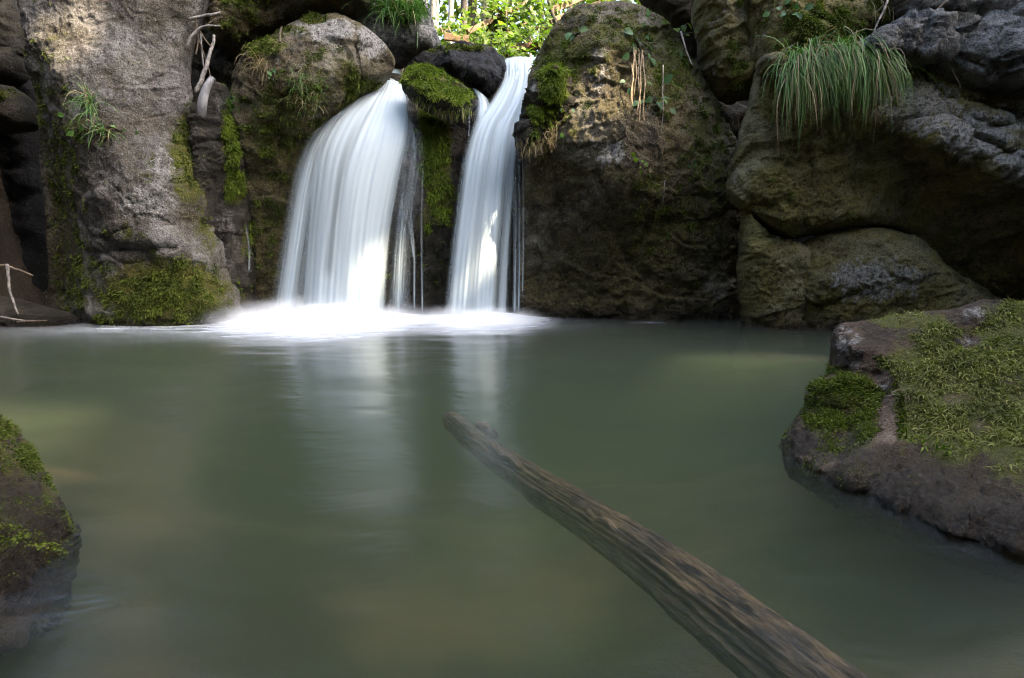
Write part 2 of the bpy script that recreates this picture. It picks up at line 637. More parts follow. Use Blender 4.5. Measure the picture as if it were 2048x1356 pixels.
    att = {k: np.concatenate([np.clip(x, -1, 1.2), np.zeros(pad)]) for k, x in att.items()}
    loc = np.array([cen[0], cen[1], pos[:, 2].min()])
    me = mesh_from(name, V - loc, [np.concatenate([quad, q1, q2]), t3], att)
    o = link(name, me, mat, parent, loc)
    if parent is None:
        tag(o, label, cat, group)
    ROCKS[key or label] = dict(o=o, loc=loc, pos=pos, n=vn, moss=am, wet=aw, uv=uvf, mpp=mpp)
    return o


def on_rock(key, u, v):
    """surface point and normal of a rock nearest to the sight line through a photo point"""
    r = ROCKS[key]
    dr = ray(u, v)
    dr = dr / np.linalg.norm(dr)
    q = r['pos'] - CAM
    t = q @ dr
    dist = np.linalg.norm(q - t[:, None] * dr, axis=1)
    m = dist < dist.min() + r['mpp'] * 2.5
    k = np.where(m)[0][np.argmin(t[m])]
    return r['pos'][k], r['n'][k]


# ------------------------------------------------------------------ blades / leaves / tubes
def blades(roots, dirs, lengths, widths, droop, segs=3, curl=0.0):
    """ribbon blades that bend under their own weight; returns verts, quads, tone"""
    n = len(roots)
    side = np.cross(dirs, rng.normal(size=(n, 3)))
    side /= np.linalg.norm(side, axis=1)[:, None] + 1e-9
    V = np.zeros((n, segs + 1, 2, 3))
    p = roots.copy()
    dcur = dirs.copy()
    for k in range(segs + 1):
        w = widths * (1 - (k / segs) ** 1.6) * (0.65 + 0.35 * min(1, k * 2 / segs)) + widths * 0.04
        V[:, k, 0] = p - side * w[:, None] * 0.5
        V[:, k, 1] = p + side * w[:, None] * 0.5
        p = p + dcur * (lengths / segs)[:, None]
        dcur = dcur + np.array([0, 0, -1.0]) * (droop / segs)[:, None] + curl * rng.normal(size=(n, 3))
        dcur /= np.linalg.norm(dcur, axis=1)[:, None]
    base = (np.arange(n) * (segs + 1) * 2)[:, None]
    k = np.arange(segs) * 2
    q = np.stack([base + k, base + k + 1, base + k + 3, base + k + 2], -1).reshape(-1, 4)
    tone = np.repeat(np.clip(rng.normal(0.5, 0.28, n), 0, 1), (segs + 1) * 2)
    return V.reshape(-1, 3), q, tone


def leaf_quads(centers, size, normals=None, jitter=1.0, aspect=0.6):
    """pointed 4-vertex leaves folded a little along the midrib (2 triangles pairs)"""
    n = len(centers)
    if normals is None:
        normals = rng.normal(size=(n, 3))
    else:
        normals = normals + rng.normal(size=(n, 3)) * jitter
    normals = normals / (np.linalg.norm(normals, axis=1)[:, None] + 1e-9)
    a = np.cross(normals, rng.normal(size=(n, 3)))
    a /= np.linalg.norm(a, axis=1)[:, None] + 1e-9
    b = np.cross(normals, a)
    L = (size * (0.6 + 0.8 * rng.random(n)))[:, None]
    V = np.stack([centers - a * L * 0.5, centers - a * L * 0.05 + b * L * aspect * 0.5 + normals * L * 0.08,
                  centers + a * L * 0.5 - normals * L * 0.1, centers - a * L * 0.05 - b * L * aspect * 0.5 + normals * L * 0.08], 1)
    q = (np.arange(n) * 4)[:, None] + np.array([[0, 1, 2, 3]])
    tone = np.repeat(np.clip(rng.normal(0.5, 0.3, n), 0, 1), 4)
    return V.reshape(-1, 3), q, tone


def tube(pts, radii, n=8, rough=0.0, seed=0):
    pts = np.asarray(pts, float)
    m = len(pts)
    tg = np.gradient(pts, axis=0)
    tg /= np.linalg.norm(tg, axis=1)[:, None] + 1e-9
    ref = np.array([0.31, 0.87, 0.38])
    a = np.cross(tg, ref)
    a /= np.linalg.norm(a, axis=1)[:, None] + 1e-9
    b = np.cross(tg, a)
    th = np.arange(n) / n * 2 * np.pi
    ring = np.cos(th)[None, :, None] * a[:, None] + np.sin(th)[None, :, None] * b[:, None]
    rr = np.asarray(radii)[:, None, None] * np.ones((m, n, 1))
    V = pts[:, None] + ring * rr
    if rough:
        k = gnoise(V * (0.35 / max(radii[0], 1e-3)) + seed * 3.3)
        V = V + ring * (k * rough)[..., None] * rr
    V = V.reshape(-1, 3)
    i = np.arange(m - 1)[:, None] * n
    j = np.arange(n)[None]
    jn = (j + 1) % n
    q = np.stack([i + j, i + jn, i + n + jn, i + n + j], -1).reshape(-1, 4)
    c0, c1 = len(V), len(V) + 1
    V = np.concatenate([V, [pts[0], pts[-1]]])
    j = np.arange(n)
    jn = (j + 1) % n
    t = np.concatenate([np.stack([jn, j, np.full(n, c0)], 1), np.stack([(m - 1) * n + j, (m - 1) * n + jn, np.full(n, c1)], 1)])
    return V, q, t


def join(parts):
    V, Q, T, o = [], [], [], 0
    for p in parts:
        V.append(p[0])
        Q.append(p[1] + o)
        if len(p) > 2 and p[2] is not None and p[2].ndim == 2:
            T.append(p[2] + o)
        o += len(p[0])
    return np.concatenate(V), np.concatenate(Q), (np.concatenate(T) if T else np.zeros((0, 3), int))


def curve_pts(p, n):
    """Catmull-Rom through points"""
    p = np.asarray(p, float)
    q = np.concatenate([[2 * p[0] - p[1]], p, [2 * p[-1] - p[-2]]])
    out = []
    m = len(p) - 1
    for t in np.linspace(0, m - 1e-6, n):
        i = int(t)
        f = t - i
        a, b, c, d = q[i], q[i + 1], q[i + 2], q[i + 3]
        out.append(0.5 * (2 * b + (c - a) * f + (2 * a - 5 * b + 4 * c - d) * f * f + (3 * b - a - 3 * c + d) * f ** 3))
    return np.array(out)


def box(p0, p1, w, h, up=np.array([0, 0, 1.0])):
    """a board from p0 to p1, w across, h high (slightly eased edges)"""
    p0, p1 = np.asarray(p0, float), np.asarray(p1, float)
    t = (p1 - p0) / np.linalg.norm(p1 - p0)
    a = np.cross(t, up)
    a /= np.linalg.norm(a)
    b = np.cross(a, t)
    e = min(w, h) * 0.12
    sec = [(-w / 2 + e, -h / 2), (w / 2 - e, -h / 2), (w / 2, -h / 2 + e), (w / 2, h / 2 - e), (w / 2 - e, h / 2), (-w / 2 + e, h / 2), (-w / 2, h / 2 - e), (-w / 2, -h / 2 + e)]
    V = np.array([p + a * x + b * y for p in (p0, p1) for x, y in sec])
    n = 8
    j = np.arange(n)
    jn = (j + 1) % n
    q = np.stack([j, jn, n + jn, n + j], 1)
    V = np.concatenate([V, [p0, p1]])
    t3 = np.concatenate([np.stack([jn, j, np.full(n, 16)], 1), np.stack([n + j, n + jn, np.full(n, 17)], 1)])
    return V, q, t3


# ================================================================== LARGE STRUCTURE
def ground_z(x, y):
    ax = np.abs(x)
    w = 3.35 + 1.2 * smooth(y, 3.4, 5.0) + 0.15 * np.sin(y * 0.9)
    bed = -0.26 - 0.05 * np.sin(x * 1.3 + y) - 0.85 * smooth(y, 1.0, 5.6) * (1 - 0.75 * smooth(ax, 0.8, 3.0)) - 0.14 * np.exp(-((x + 0.1) / 0.7) ** 2 - ((y - 1.6) / 1.0) ** 2) + 0.10 * smooth(ax, 0.7, 2.0)
    bank = smooth(ax - w, 0, 1.6) * 4.2 + np.clip(ax - w - 1.5, 0, 40) * 0.45
    bank = bank * (1 + 0.6 * smooth(-x, 0, 1))  # left bank raised out of view to block side skylight
    lower = bed + bank
    upper = 2.25 + 0.04 * np.clip(y - 7, 0, 60) + smooth(y, 9, 30) * 3.0 + np.clip(np.abs(x - 0.3) - 1.0, 0, 30) * 0.42 + smooth(x, 0.5, 2.4) * 0.5
    k = smooth(y + 0.25 * np.sin(x * 2.1), 6.7, 7.5)
    z = lower * (1 - k) + np.maximum(upper, lower * 0.6) * k
    down = smooth(-y, 2.5, 7.0)  # rise behind the camera, added to block low skylight
    return z + down * 4.0


gm = NT('forest_soil')
co = gm.coords()
n1, n2 = gm.noise(co, 2, 6, 0.65), gm.noise(co, 26, 5, 0.7)
c = gm.mix(gm.ramp(n1, 0.4, 0.65), (0.018, 0.013, 0.008), (0.045, 0.032, 0.02))
c = gm.mix(gm.math('MULTIPLY', gm.ramp(n2, 0.5, 0.68), 0.7), c, (0.06, 0.044, 0.026))
zz = gm.n('ShaderNodeSeparateXYZ')
gm.l(co, zz.inputs[0])
c = gm.mix(gm.math('MULTIPLY', gm.ramp(zz.outputs[2], 0.1, -0.1), 0.8), c, gm.mix(gm.ramp(gm.noise(co, 0.9, 3, 0.5), 0.38, 0.62), (0.05, 0.030, 0.014), (0.34, 0.225, 0.095)))
b = gm.n('ShaderNodeBsdfPrincipled')
gm.l(c, b.inputs['Base Color'])
b.inputs['Roughness'].default_value = 0.95
bp = gm.n('ShaderNodeBump')
bp.inputs['Strength'].default_value = 0.8
bp.inputs['Distance'].default_value = 0.05
gm.l(gm.math('ADD', n1, n2), bp.inputs['Height'])
gm.l(bp.outputs[0], b.inputs['Normal'])
gm.l(b.outputs[0], gm.out.inputs[0])


def axis(lo, hi, f0, f1, fine, coarse):
    a = [lo]
    while a[-1] < hi:
        x = a[-1]
        st = fine if f0 <= x <= f1 else min(coarse, fine + 0.12 * min(abs(x - f0), abs(x - f1)))
        a.append(x + st)
    return np.array(a)


xs, ys = axis(-70, 70, -6, 6, 0.11, 4), axis(-40, 110, -1, 16, 0.11, 4)
gx, gy = np.meshgrid(xs, ys)
gz = ground_z(gx, gy)
pp = np.stack([gx, gy, gz], -1)
gz = gz + 0.10 * fbm(pp * 0.9, 4) + 0.035 * fbm(pp * 4, 3)
V = np.stack([gx, gy, gz], -1).reshape(-1, 3)
ny, nx = gx.shape
ii = np.arange(ny * nx).reshape(ny, nx)
Q = np.stack([ii[:-1, :-1], ii[:-1, 1:], ii[1:, 1:], ii[1:, :-1]], -1).reshape(-1, 4)
tag(link('ground', mesh_from('ground', V, [Q]), gm.m), 'stream bed and soil banks of the wooded gorge', None, None, 'structure')


def gheight(x, y):
    x, y = np.asarray(x, float), np.asarray(y, float)
    return ground_z(x, y)


# ---- pool water: a body of murky water with a smooth long-exposure surface
FALL_BASES = [(-1.95, 5.95, 0.55), (-1.5, 5.92, 0.6), (-1.15, 5.95, 0.45), (-0.35, 6.0, 0.45), (-0.1, 6.0, 0.35)]
wm = NT('pool_water')
wco = wm.coords()
fres = wm.n('ShaderNodeFresnel')
fres.inputs['IOR'].default_value = 1.33
glo = wm.n('ShaderNodeBsdfGlossy')
glo.inputs['Roughness'].default_value = 0.22
glo.inputs['Color'].default_value = (0.95, 0.97, 1.0, 1)
tr = wm.n('ShaderNodeBsdfTransparent')
mx = wm.n('ShaderNodeMixShader')
wm.l(fres.outputs[0], mx.inputs[0])
wm.l(tr.outputs[0], mx.inputs[1])
wm.l(glo.outputs[0], mx.inputs[2])
foam = wm.attr('foam')
fn = wm.noise(wm.coords(scale=(0.9, 3.2, 1)), 2.0, 5, 0.6, 0.8)
fn2 = wm.noise(wm.coords(scale=(2.5, 9, 1)), 3.0, 4, 0.6, 0.4)
ff = wm.math('ADD', foam, wm.math('MULTIPLY', wm.math('MULTIPLY', wm.math('SUBTRACT', wm.math('ADD', fn, wm.math('MULTIPLY', fn2, 0.3)), 0.66), 0.8), wm.ramp(foam, 0.0, 0.35)))
ff = wm.ramp(ff, 0.0, 1.15)
df = wm.n('ShaderNodeBsdfDiffuse')
df.inputs[0].default_value = (0.66, 0.72, 0.78, 1)
mx2 = wm.n('ShaderNodeMixShader')
wm.l(ff, mx2.inputs[0])
wm.l(mx.outputs[0], mx2.inputs[1])
wm.l(df.outputs[0], mx2.inputs[2])
bp = wm.n('ShaderNodeBump')
bp.inputs['Strength'].default_value = 0.18
bp.inputs['Distance'].default_value = 0.05
wm.l(wm.noise(wm.coords(scale=(1, 1.6, 1)), 2.6, 3, 0.5, 0.5), bp.inputs['Height'])
wm.l(bp.outputs[0], glo.inputs['Normal'])
wm.l(mx2.outputs[0], wm.out.inputs[0])
vol = wm.n('ShaderNodeVolumePrincipled')
vol.inputs['Color'].default_value = (0.15, 0.205, 0.112, 1)
vol.inputs['Density'].default_value = 1.1
vol.inputs['Anisotropy'].default_value = 0.0
wm.l(vol.outputs[0], wm.out.inputs[1])
xs, ys = axis(-7.5, 7.5, -3, 3, 0.05, 0.3), axis(-6, 7.2, 1, 7.2, 0.05, 0.3)
gx, gy = np.meshgrid(xs, ys)
p = np.stack([gx, gy, 0 * gx], -1)
gz = 0.012 * fbm(p * np.array([1.0, 1.6, 1]), 3)
foamv = np.zeros_like(gx)
foamv = 0.55 * np.exp(-((gx - 1.18) / 0.14) ** 2 - ((gy - 5.72) / 0.03) ** 2) + 0.4 * np.exp(-((gx - 0.55) / 0.05) ** 2 - ((gy - 5.95) / 0.04) ** 2)
for (bx, by, rr) in FALL_BASES:
    e = np.sqrt(((gx - bx) / (rr * 1.4)) ** 2 + ((gy - by + 0.1) / (rr * 2.1)) ** 2)
    gz += 0.04 * np.exp(-((gx - bx) / rr) ** 2 - ((gy - by) / (rr * 0.5)) ** 2)
    foamv = np.maximum(foamv, 1.25 * np.clip(1 - e / 1.5, 0, 1) ** 1.3)
    foamv = np.maximum(foamv, 0.46 * np.exp(-((gx - bx + 0.6) / (rr * 3.0)) ** 2 - ((gy - by + 0.35) / (rr * 1.6)) ** 2))
ny, nx = gx.shape
V = np.stack([gx, gy, gz], -1).reshape(-1, 3)
ii = np.arange(ny * nx).reshape(ny, nx)
Q = np.stack([ii[:-1, :-1], ii[:-1, 1:], ii[1:, 1:], ii[1:, :-1]], -1).reshape(-1, 4)
rim = np.concatenate([ii[0, :], ii[1:, -1], ii[-1, -2::-1], ii[-2:0:-1, 0]])
k0 = len(V)
low = V[rim].copy()
low[:, 2] = -1.6
V = np.concatenate([V, low, [[0, 0, -1.6]]])
m = len(rim)
j = np.arange(m)
jn = (j + 1) % m
Qs = np.stack([rim[j], k0 + j, k0 + jn, rim[jn]], 1)
Tb = np.stack([k0 + jn, k0 + j, np.full(m, k0 + m)], 1)
water = link('water', mesh_from('water', V, [np.concatenate([Q, Qs]), Tb], {'foam': np.concatenate([foamv.ravel(), np.zeros(m + 1)])}), wm.m)
tag(water, 'still murky green pool below the waterfalls', None, None, 'structure')

# ================================================================== ROCKS
rock('boulder', 'huge grey limestone slab at the left edge with a sunlit tan patch and mossy foot',
     [(20, -160), (48, 40), (66, 140), (80, 230), (78, 330), (92, 430), (98, 560), (80, 640), (70, 720), (300, 730), (500, 720), (492, 610), (476, 545), (452, 470), (428, 400), (412, 320), (398, 240), (384, 180), (376, 100), (392, 30), (430, -60), (430, -160)],
     6.05, M['grey'], R=0.16, key='left',
     ctrl=[(40, -100, .05), (85, 60, .25), (115, 140, .40), (165, 260, .56), (200, 400, .62), (212, 500, .55), (120, 560, -.05), (120, 400, -.02), (105, 300, -.02), (90, 200, .02), (100, 660, .0), (160, 560, .2), (160, 420, .25), (200, 640, .5),
           (250, 100, .3), (300, 250, .4), (330, 380, .62), (300, 480, .66), (345, 492, .62), (300, 515, .55), (380, 560, .52), (300, 640, .6), (440, 610, .5), (480, 640, .3), (400, 440, .3), (440, 540, .3),
           (380, 250, .15), (350, -60, .1), (230, -80, .2), (370, 60, .12)],
     cracks=[([(215, 500), (270, 497), (345, 496)], 7, .05), ([(370, 240), (345, 300), (350, 370)], 10, .03)],
     moss=[(330, 585, 150, 75, 1.0), (395, 310, 60, 110, .9), (420, 440, 40, 90, .6), (100, 300, 60, 330, .36), (300, 330, 30, 40, .4), (150, 560, 60, 130, .5), (130, 350, 50, 150, .45), (270, 465, 60, 30, .45), (160, 250, 25, 50, .5), (250, 640, 120, 20, .6)],
     pale=[(290, 400, 80, 50, .55), (330, 330, 40, 50, .5), (260, 470, 60, 30, .45), (120, 80, 50, 90, .25), (400, 20, 40, 40, .5)],
     algae=[(110, 480, 60, 200, .8), (230, 120, 60, 50, .25), (380, 420, 40, 60, .6)], wet=[(300, 645, 200, 14, .9), (100, 600, 60, 100, .5)], amp=0.55, seed=1, facet=0.25)

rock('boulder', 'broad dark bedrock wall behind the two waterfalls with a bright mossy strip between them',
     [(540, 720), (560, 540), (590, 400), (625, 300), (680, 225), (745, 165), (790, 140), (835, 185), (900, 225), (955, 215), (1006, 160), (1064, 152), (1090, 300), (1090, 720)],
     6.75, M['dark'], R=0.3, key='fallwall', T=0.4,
     ctrl=[(560, 700, .3), (600, 500, .42), (640, 330, .42), (700, 250, .32), (780, 170, .05), (820, 330, .55), (815, 450, .6), (800, 640, .55), (880, 300, .45), (885, 440, .55), (870, 560, .35), (880, 690, .3), (960, 240, .3), (960, 420, .35), (960, 680, .25), (1040, 140, .0), (1050, 300, .2), (1060, 600, .1)],
     moss=[(870, 300, 34, 95, 1.2), (880, 400, 34, 60, .95), (860, 230, 30, 40, .9), (850, 450, 20, 50, .6)], wet=[(720, 450, 130, 260, .9), (815, 450, 40, 220, 1), (960, 400, 60, 200, .9), (900, 470, 30, 50, .5)],
     pale=[(820, 320, 24, 60, .5)], algae=[(890, 560, 60, 120, .6), (875, 440, 30, 40, .7)], amp=0.7, seed=2)

rock('boulder', 'rounded mossy limestone boulder left of the main waterfall with dry grass hanging on it',
     [(466, 150), (482, 118), (515, 88), (560, 58), (612, 34), (655, 26), (706, 40), (748, 66), (785, 104), (792, 135), (762, 162), (724, 186), (694, 226), (644, 272), (622, 304), (600, 400), (588, 520), (575, 700), (480, 700), (492, 560), (500, 470), (492, 380), (486, 300), (474, 220)],
     6.45, M['brown'], R=0.16, key='centre',
     ctrl=[(480, 150, .2), (560, 75, .15), (640, 45, .1), (560, 105, .42), (640, 75, .4), (708, 70, .38), (700, 130, .46), (720, 170, .34), (760, 110, .12), (780, 135, .05), (600, 180, .52), (680, 200, .42), (620, 260, .42), (540, 240, .45), (500, 200, .35), (560, 340, .3), (540, 450, .18), (540, 600, .1), (600, 300, .25)],
     cracks=[([(706, 45), (708, 90), (718, 150), (722, 185)], 4, .05), ([(560, 190), (558, 260), (575, 330)], 6, .03)],
     moss=[(560, 250, 110, 130, .5), (660, 150, 80, 70, .46), (540, 480, 60, 160, .36), (520, 90, 60, 26, .8), (625, 38, 30, 12, .9), (706, 180, 26, 50, .9), (640, 200, 60, 60, .4), (600, 240, 50, 50, .42), (735, 170, 30, 20, .7), (650, 255, 40, 30, .6), (585, 60, 40, 14, .6)],
     pale=[(660, 60, 70, 30, .75), (600, 55, 50, 25, .6), (745, 80, 40, 45, .8), (620, 90, 80, 40, .3), (560, 120, 60, 40, .3)], algae=[(690, 150, 30, 50, .7), (540, 330, 80, 100, .8), (550, 500, 80, 150, .9)], amp=0.7, seed=3)

rock('boulder', 'dark speckled rock hanging over the top left behind the mossy limestone boulder',
     [(440, -140), (432, 0), (442, 60), (450, 100), (468, 124), (500, 104), (556, 64), (612, 32), (655, 22), (690, 36), (716, 34), (745, 6), (770, -60), (770, -140)],
     6.7, M['brown'], T=0.45, R=0.2, key='topslab', moss=[(480, 20, 60, 60, .5)], pale=[(590, 15, 50, 40, .45), (690, 10, 40, 30, .35)], amp=0.8, seed=4)

rock('boulder', 'pale pitted limestone rock with a tuft of long grass growing on top',
     [(690, 60), (720, 0), (745, -80), (835, -80), (850, 5), (868, 50), (884, 88), (882, 112), (850, 122), (820, 130), (792, 146), (762, 130), (740, 100)],
     7.15, M['slate'], T=0.4, R=0.22, key='grassrock', pale=[(840, 80, 40, 50, .7), (760, 60, 50, 40, .6), (800, 120, 40, 20, .5)], moss=[(800, 20, 60, 30, .7), (770, 100, 20, 20, .4)], amp=0.9, seed=5)

rock('boulder', 'black wet rock wedged across the top between both waterfalls',
     [(800, 190), (816, 132), (842, 108), (886, 93), (940, 91), (988, 101), (1010, 124), (1014, 148), (1000, 180), (974, 206), (950, 188), (925, 175), (890, 170), (850, 185)],
     6.85, M['black'], T=0.3, R=0.16, key='chock', ctrl=[(830, 120, .12), (900, 100, .12), (980, 110, .15), (900, 125, .34), (960, 150, .42), (985, 140, .36), (860, 140, .24), (975, 195, .3), (1000, 160, .12), (900, 160, .2), (840, 170, .15)],
     moss=[(930, 95, 60, 7, .8), (870, 100, 40, 8, .6)], wet=[(930, 150, 120, 60, .8)], pale=[(925, 125, 20, 12, .25)], amp=0.7, seed=6)

rock('boulder', 'small mossy wedge shaped rock tilted beside the main waterfall lip',
     [(802, 165), (814, 142), (838, 126), (868, 136), (905, 156), (940, 180), (952, 200), (944, 226), (926, 246), (905, 248), (870, 232), (835, 212), (812, 194)],
     6.3, M['dark'], R=0.11, key='wedge', ctrl=[(815, 150, .08), (840, 132, .05), (900, 160, .08), (940, 190, .1), (835, 180, .32), (870, 200, .36), (920, 222, .33), (880, 235, .2), (925, 240, .15), (860, 165, .22)],
     moss=[(845, 150, 50, 28, 1.2), (880, 180, 55, 28, 1.2), (925, 200, 35, 28, 1.1), (850, 180, 40, 25, 1.0)], mossnz=(-0.1, 0.35), wet=[(890, 240, 60, 20, .8)], amp=0.6, seed=7)

rock('boulder', 'massive brown rounded boulder right of the waterfalls with ivy roots hanging down its face',
     [(1058, 150), (1078, 105), (1100, 62), (1124, 28), (1165, 6), (1215, 0), (1275, 8), (1325, 34), (1362, 82), (1398, 142), (1434, 215), (1466, 295), (1482, 400), (1480, 560), (1474, 720), (1025, 720), (1035, 600), (1042, 420), (1046, 330), (1062, 280), (1052, 240), (1055, 200)],
     6.25, M['brown'], R=0.22, key='bigright',
     ctrl=[(1080, 120, .05), (1150, 20, .1), (1230, 10, .1), (1340, 70, .1), (1150, 100, .32), (1250, 90, .4), (1190, 90, .42), (1290, 180, .6), (1200, 230, .66), (1150, 280, .58), (1300, 300, .72), (1210, 340, .72), (1400, 250, .4), (1440, 330, .3), (1380, 350, .6), (1270, 380, .7), (1200, 390, .62),
           (1120, 400, .3), (1220, 450, .42), (1330, 440, .5), (1430, 450, .3), (1100, 520, .05), (1240, 560, .25), (1360, 540, .36), (1450, 560, .2), (1110, 680, .0), (1250, 680, .08), (1400, 680, .15), (1465, 660, .1)],
     cracks=[([(1205, 340), (1230, 430), (1260, 520)], 14, .04)],
     moss=[(1200, 70, 170, 70, .52), (1340, 130, 80, 130, .6), (1420, 300, 70, 160, .5), (1330, 480, 140, 110, .36), (1150, 220, 60, 80, .4), (1120, 130, 60, 80, .7), (1290, 75, 70, 45, .6), (1330, 140, 40, 60, .65), (1100, 90, 40, 60, .6), (1150, 40, 40, 30, .5), (1300, 370, 50, 30, .5), (1200, 120, 60, 50, .4), (1350, 420, 90, 80, .35), (1250, 30, 50, 20, .5)],
     pale=[(1195, 110, 28, 22, .7), (1205, 150, 30, 50, .45), (1215, 300, 50, 45, .55), (1270, 60, 40, 18, .5), (1180, 400, 30, 40, .3), (1240, 250, 40, 60, .25)],
     algae=[(1130, 350, 80, 80, .7), (1300, 480, 160, 120, .8), (1200, 560, 160, 100, .9)], wet=[(1250, 640, 250, 20, .9)], amp=0.75, seed=8)

rock('boulder', 'bulging cushion of mossy tufa at the right side of the right waterfall',
     [(1036, 300), (1032, 268), (1044, 235), (1054, 200), (1066, 165), (1084, 140), (1112, 128), (1136, 148), (1144, 190), (1132, 228), (1112, 262), (1090, 292), (1062, 306)],
     5.95, M['dark'], T=0.3, R=0.14, key='cushion', moss=[(1105, 180, 36, 60, 1.2), (1090, 230, 36, 40, 1.1), (1070, 280, 30, 25, .7)], pale=[(1070, 170, 12, 30, .6)], mossnz=(-0.45, 0.15), wet=[(1055, 280, 30, 40, .7)], amp=1.1, seed=9)

rock('boulder', 'yellowish rock wall rising above the dark cave hole right of the massive boulder',
     [(1380, -140), (1388, 20), (1396, 90), (1402, 140), (1424, 190), (1450, 214), (1480, 200), (1500, 205), (1516, 170), (1512, 60), (1505, -140)],
     6.1, M['olive'], T=0.4, R=0.16, key='recess', pale=[(1440, 40, 30, 60, .4), (1480, 30, 20, 50, .35)], moss=[(1470, 120, 30, 60, .35), (1410, 150, 20, 30, .4)], amp=1.0, seed=10)

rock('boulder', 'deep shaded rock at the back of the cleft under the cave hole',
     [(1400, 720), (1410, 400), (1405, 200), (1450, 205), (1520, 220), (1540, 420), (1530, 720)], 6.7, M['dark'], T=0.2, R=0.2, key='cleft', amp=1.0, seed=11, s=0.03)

# right cliff blocks
rock('boulder', 'broad overhanging face of the right cliff beneath the hanging grass, grey along its brow',
     [(1512, 130), (1500, 180), (1492, 230), (1478, 262), (1470, 315), (1458, 345), (1454, 385), (1466, 410), (1490, 418), (1510, 442), (1542, 470), (1582, 480), (1650, 468), (1725, 452), (1800, 458), (1850, 492), (1900, 540), (2000, 600), (2260, 660), (2260, 250), (2060, 205), (1960, 180), (1900, 165), (1860, 130), (1760, 110), (1640, 105)],
     5.65, M['olive'], R=0.12, key='overhang',
     ctrl=[(1520, 140, .12), (1600, 120, .34), (1700, 125, .38), (1500, 240, .14), (1480, 330, .2), (1475, 390, .22), (1540, 330, .36), (1560, 430, .42), (1580, 465, .38), (1650, 230, .44), (1650, 300, .32), (1700, 360, .2), (1700, 430, .36), (1620, 400, .40), (1800, 430, .15),
           (1740, 170, .46), (1740, 235, .56), (1800, 150, .40), (1860, 160, .36), (1860, 288, .66), (1820, 220, .54), (1930, 316, .70), (1900, 240, .56), (1960, 200, .42), (2048, 230, .46), (1990, 340, .72), (2048, 372, .74), (2040, 290, .58), (2200, 300, .5), (2200, 450, .75),
           (1780, 310, .3), (1850, 350, .24), (1950, 410, .2), (2048, 460, .2), (2150, 540, .15), (1900, 480, .1), (2000, 540, .08), (1850, 480, .08)],
     bumps=[(1475, 375, 22, 30, .06)], cracks=[([(1470, 412), (1500, 330), (1540, 320), (1600, 335)], 8, .03), ([(1895, 196), (1904, 228), (1928, 248), (1968, 273), (2060, 326), (2150, 380)], 5, .09), ([(1840, 138), (1868, 166), (1894, 196), (1968, 204), (2060, 232), (2200, 270)], 6, .10), ([(1925, 305), (1980, 315), (2040, 300)], 4, .04), ([(1790, 240), (1860, 235), (1905, 232)], 4, .03), ([(1930, 225), (1990, 250), (2050, 248)], 4, .04)],
     moss=[(1700, 130, 120, 25, .6)], algae=[(1560, 420, 130, 80, .7), (1700, 390, 200, 60, .6)],
     pale=[(1470, 360, 14, 20, .4), (1850, 215, 90, 70, .72), (1950, 270, 100, 60, .72), (2060, 330, 90, 60, .7), (2040, 235, 120, 40, .6), (1770, 200, 50, 50, .55)], amp=0.55, seed=12, rough=2.0, fiss=0.04, facet=0.8)

rock('boulder', 'olive green rounded rock at the waterline below the right overhang beside the dark cleft',
     [(1488, 420), (1508, 448), (1540, 474), (1578, 484), (1602, 500), (1606, 580), (1610, 720), (1500, 720), (1482, 620), (1474, 545), (1482, 480)],
     5.6, M['olive'], T=0.28, R=0.2, key='lowleft', algae=[(1540, 560, 60, 80, .6)], wet=[(1540, 640, 80, 18, .9)], amp=0.55, seed=13, rough=1.8, fiss=0.05)

rock('boulder', 'long rounded rock at the waterline below the right overhang with a pale grey patch',
     [(1580, 500), (1600, 482), (1650, 468), (1724, 454), (1790, 460), (1842, 494), (1895, 540), (2000, 600), (2260, 660), (2260, 740), (1606, 740), (1586, 640), (1578, 560)],
     5.55, M['olive'], R=0.22, key='lowright', ctrl=[(1590, 520, .15), (1600, 600, .25), (1700, 480, .2), (1750, 560, .36), (1660, 560, .34), (1850, 580, .3), (1950, 620, .2), (1700, 640, .3), (1800, 640, .25), (2200, 680, .1)],
     pale=[(1740, 560, 100, 55, .65), (1800, 560, 80, 45, .6), (1770, 520, 50, 30, .35), (1760, 610, 20, 26, .4)], algae=[(1640, 600, 60, 70, .5)], cracks=[([(1640, 610), (1690, 600), (1730, 590)], 12, .05), ([(1860, 490), (1890, 530), (1930, 570)], 5, .04)], wet=[(1750, 650, 250, 14, .9)], amp=0.55, seed=14, rough=1.8, fiss=0.05)

rock('boulder', 'mossy green ledge at the top of the right cliff left of the grey blocks',
     [(1488, -140), (1494, 0), (1500, 60), (1496, 120), (1510, 170), (1545, 150), (1600, 118), (1690, 100), (1740, 78), (1790, 50), (1850, 10), (1870, -140)],
     5.75, M['olive'], R=0.16, key='mossledge', ctrl=[(1500, 50, .12), (1510, 120, .2), (1560, 110, .42), (1650, 80, .5), (1600, 30, .35), (1700, 20, .32), (1800, -20, .3), (1760, 50, .42), (1550, 0, .2), (1600, -100, .1), (1800, -100, .1)],
     cracks=[([(1500, 150), (1540, 130), (1600, 112)], 7, .06), ([(1530, 20), (1525, 80), (1515, 140)], 6, .04)],
     moss=[(1640, 50, 150, 60, .55), (1610, 55, 70, 45, .8), (1690, 35, 60, 40, .7), (1760, 15, 50, 40, .55), (1560, 20, 30, 30, .5), (1640, 85, 50, 15, .8)], pale=[(1540, 90, 50, 40, .35), (1600, 95, 50, 12, .4)], amp=0.75, seed=15)

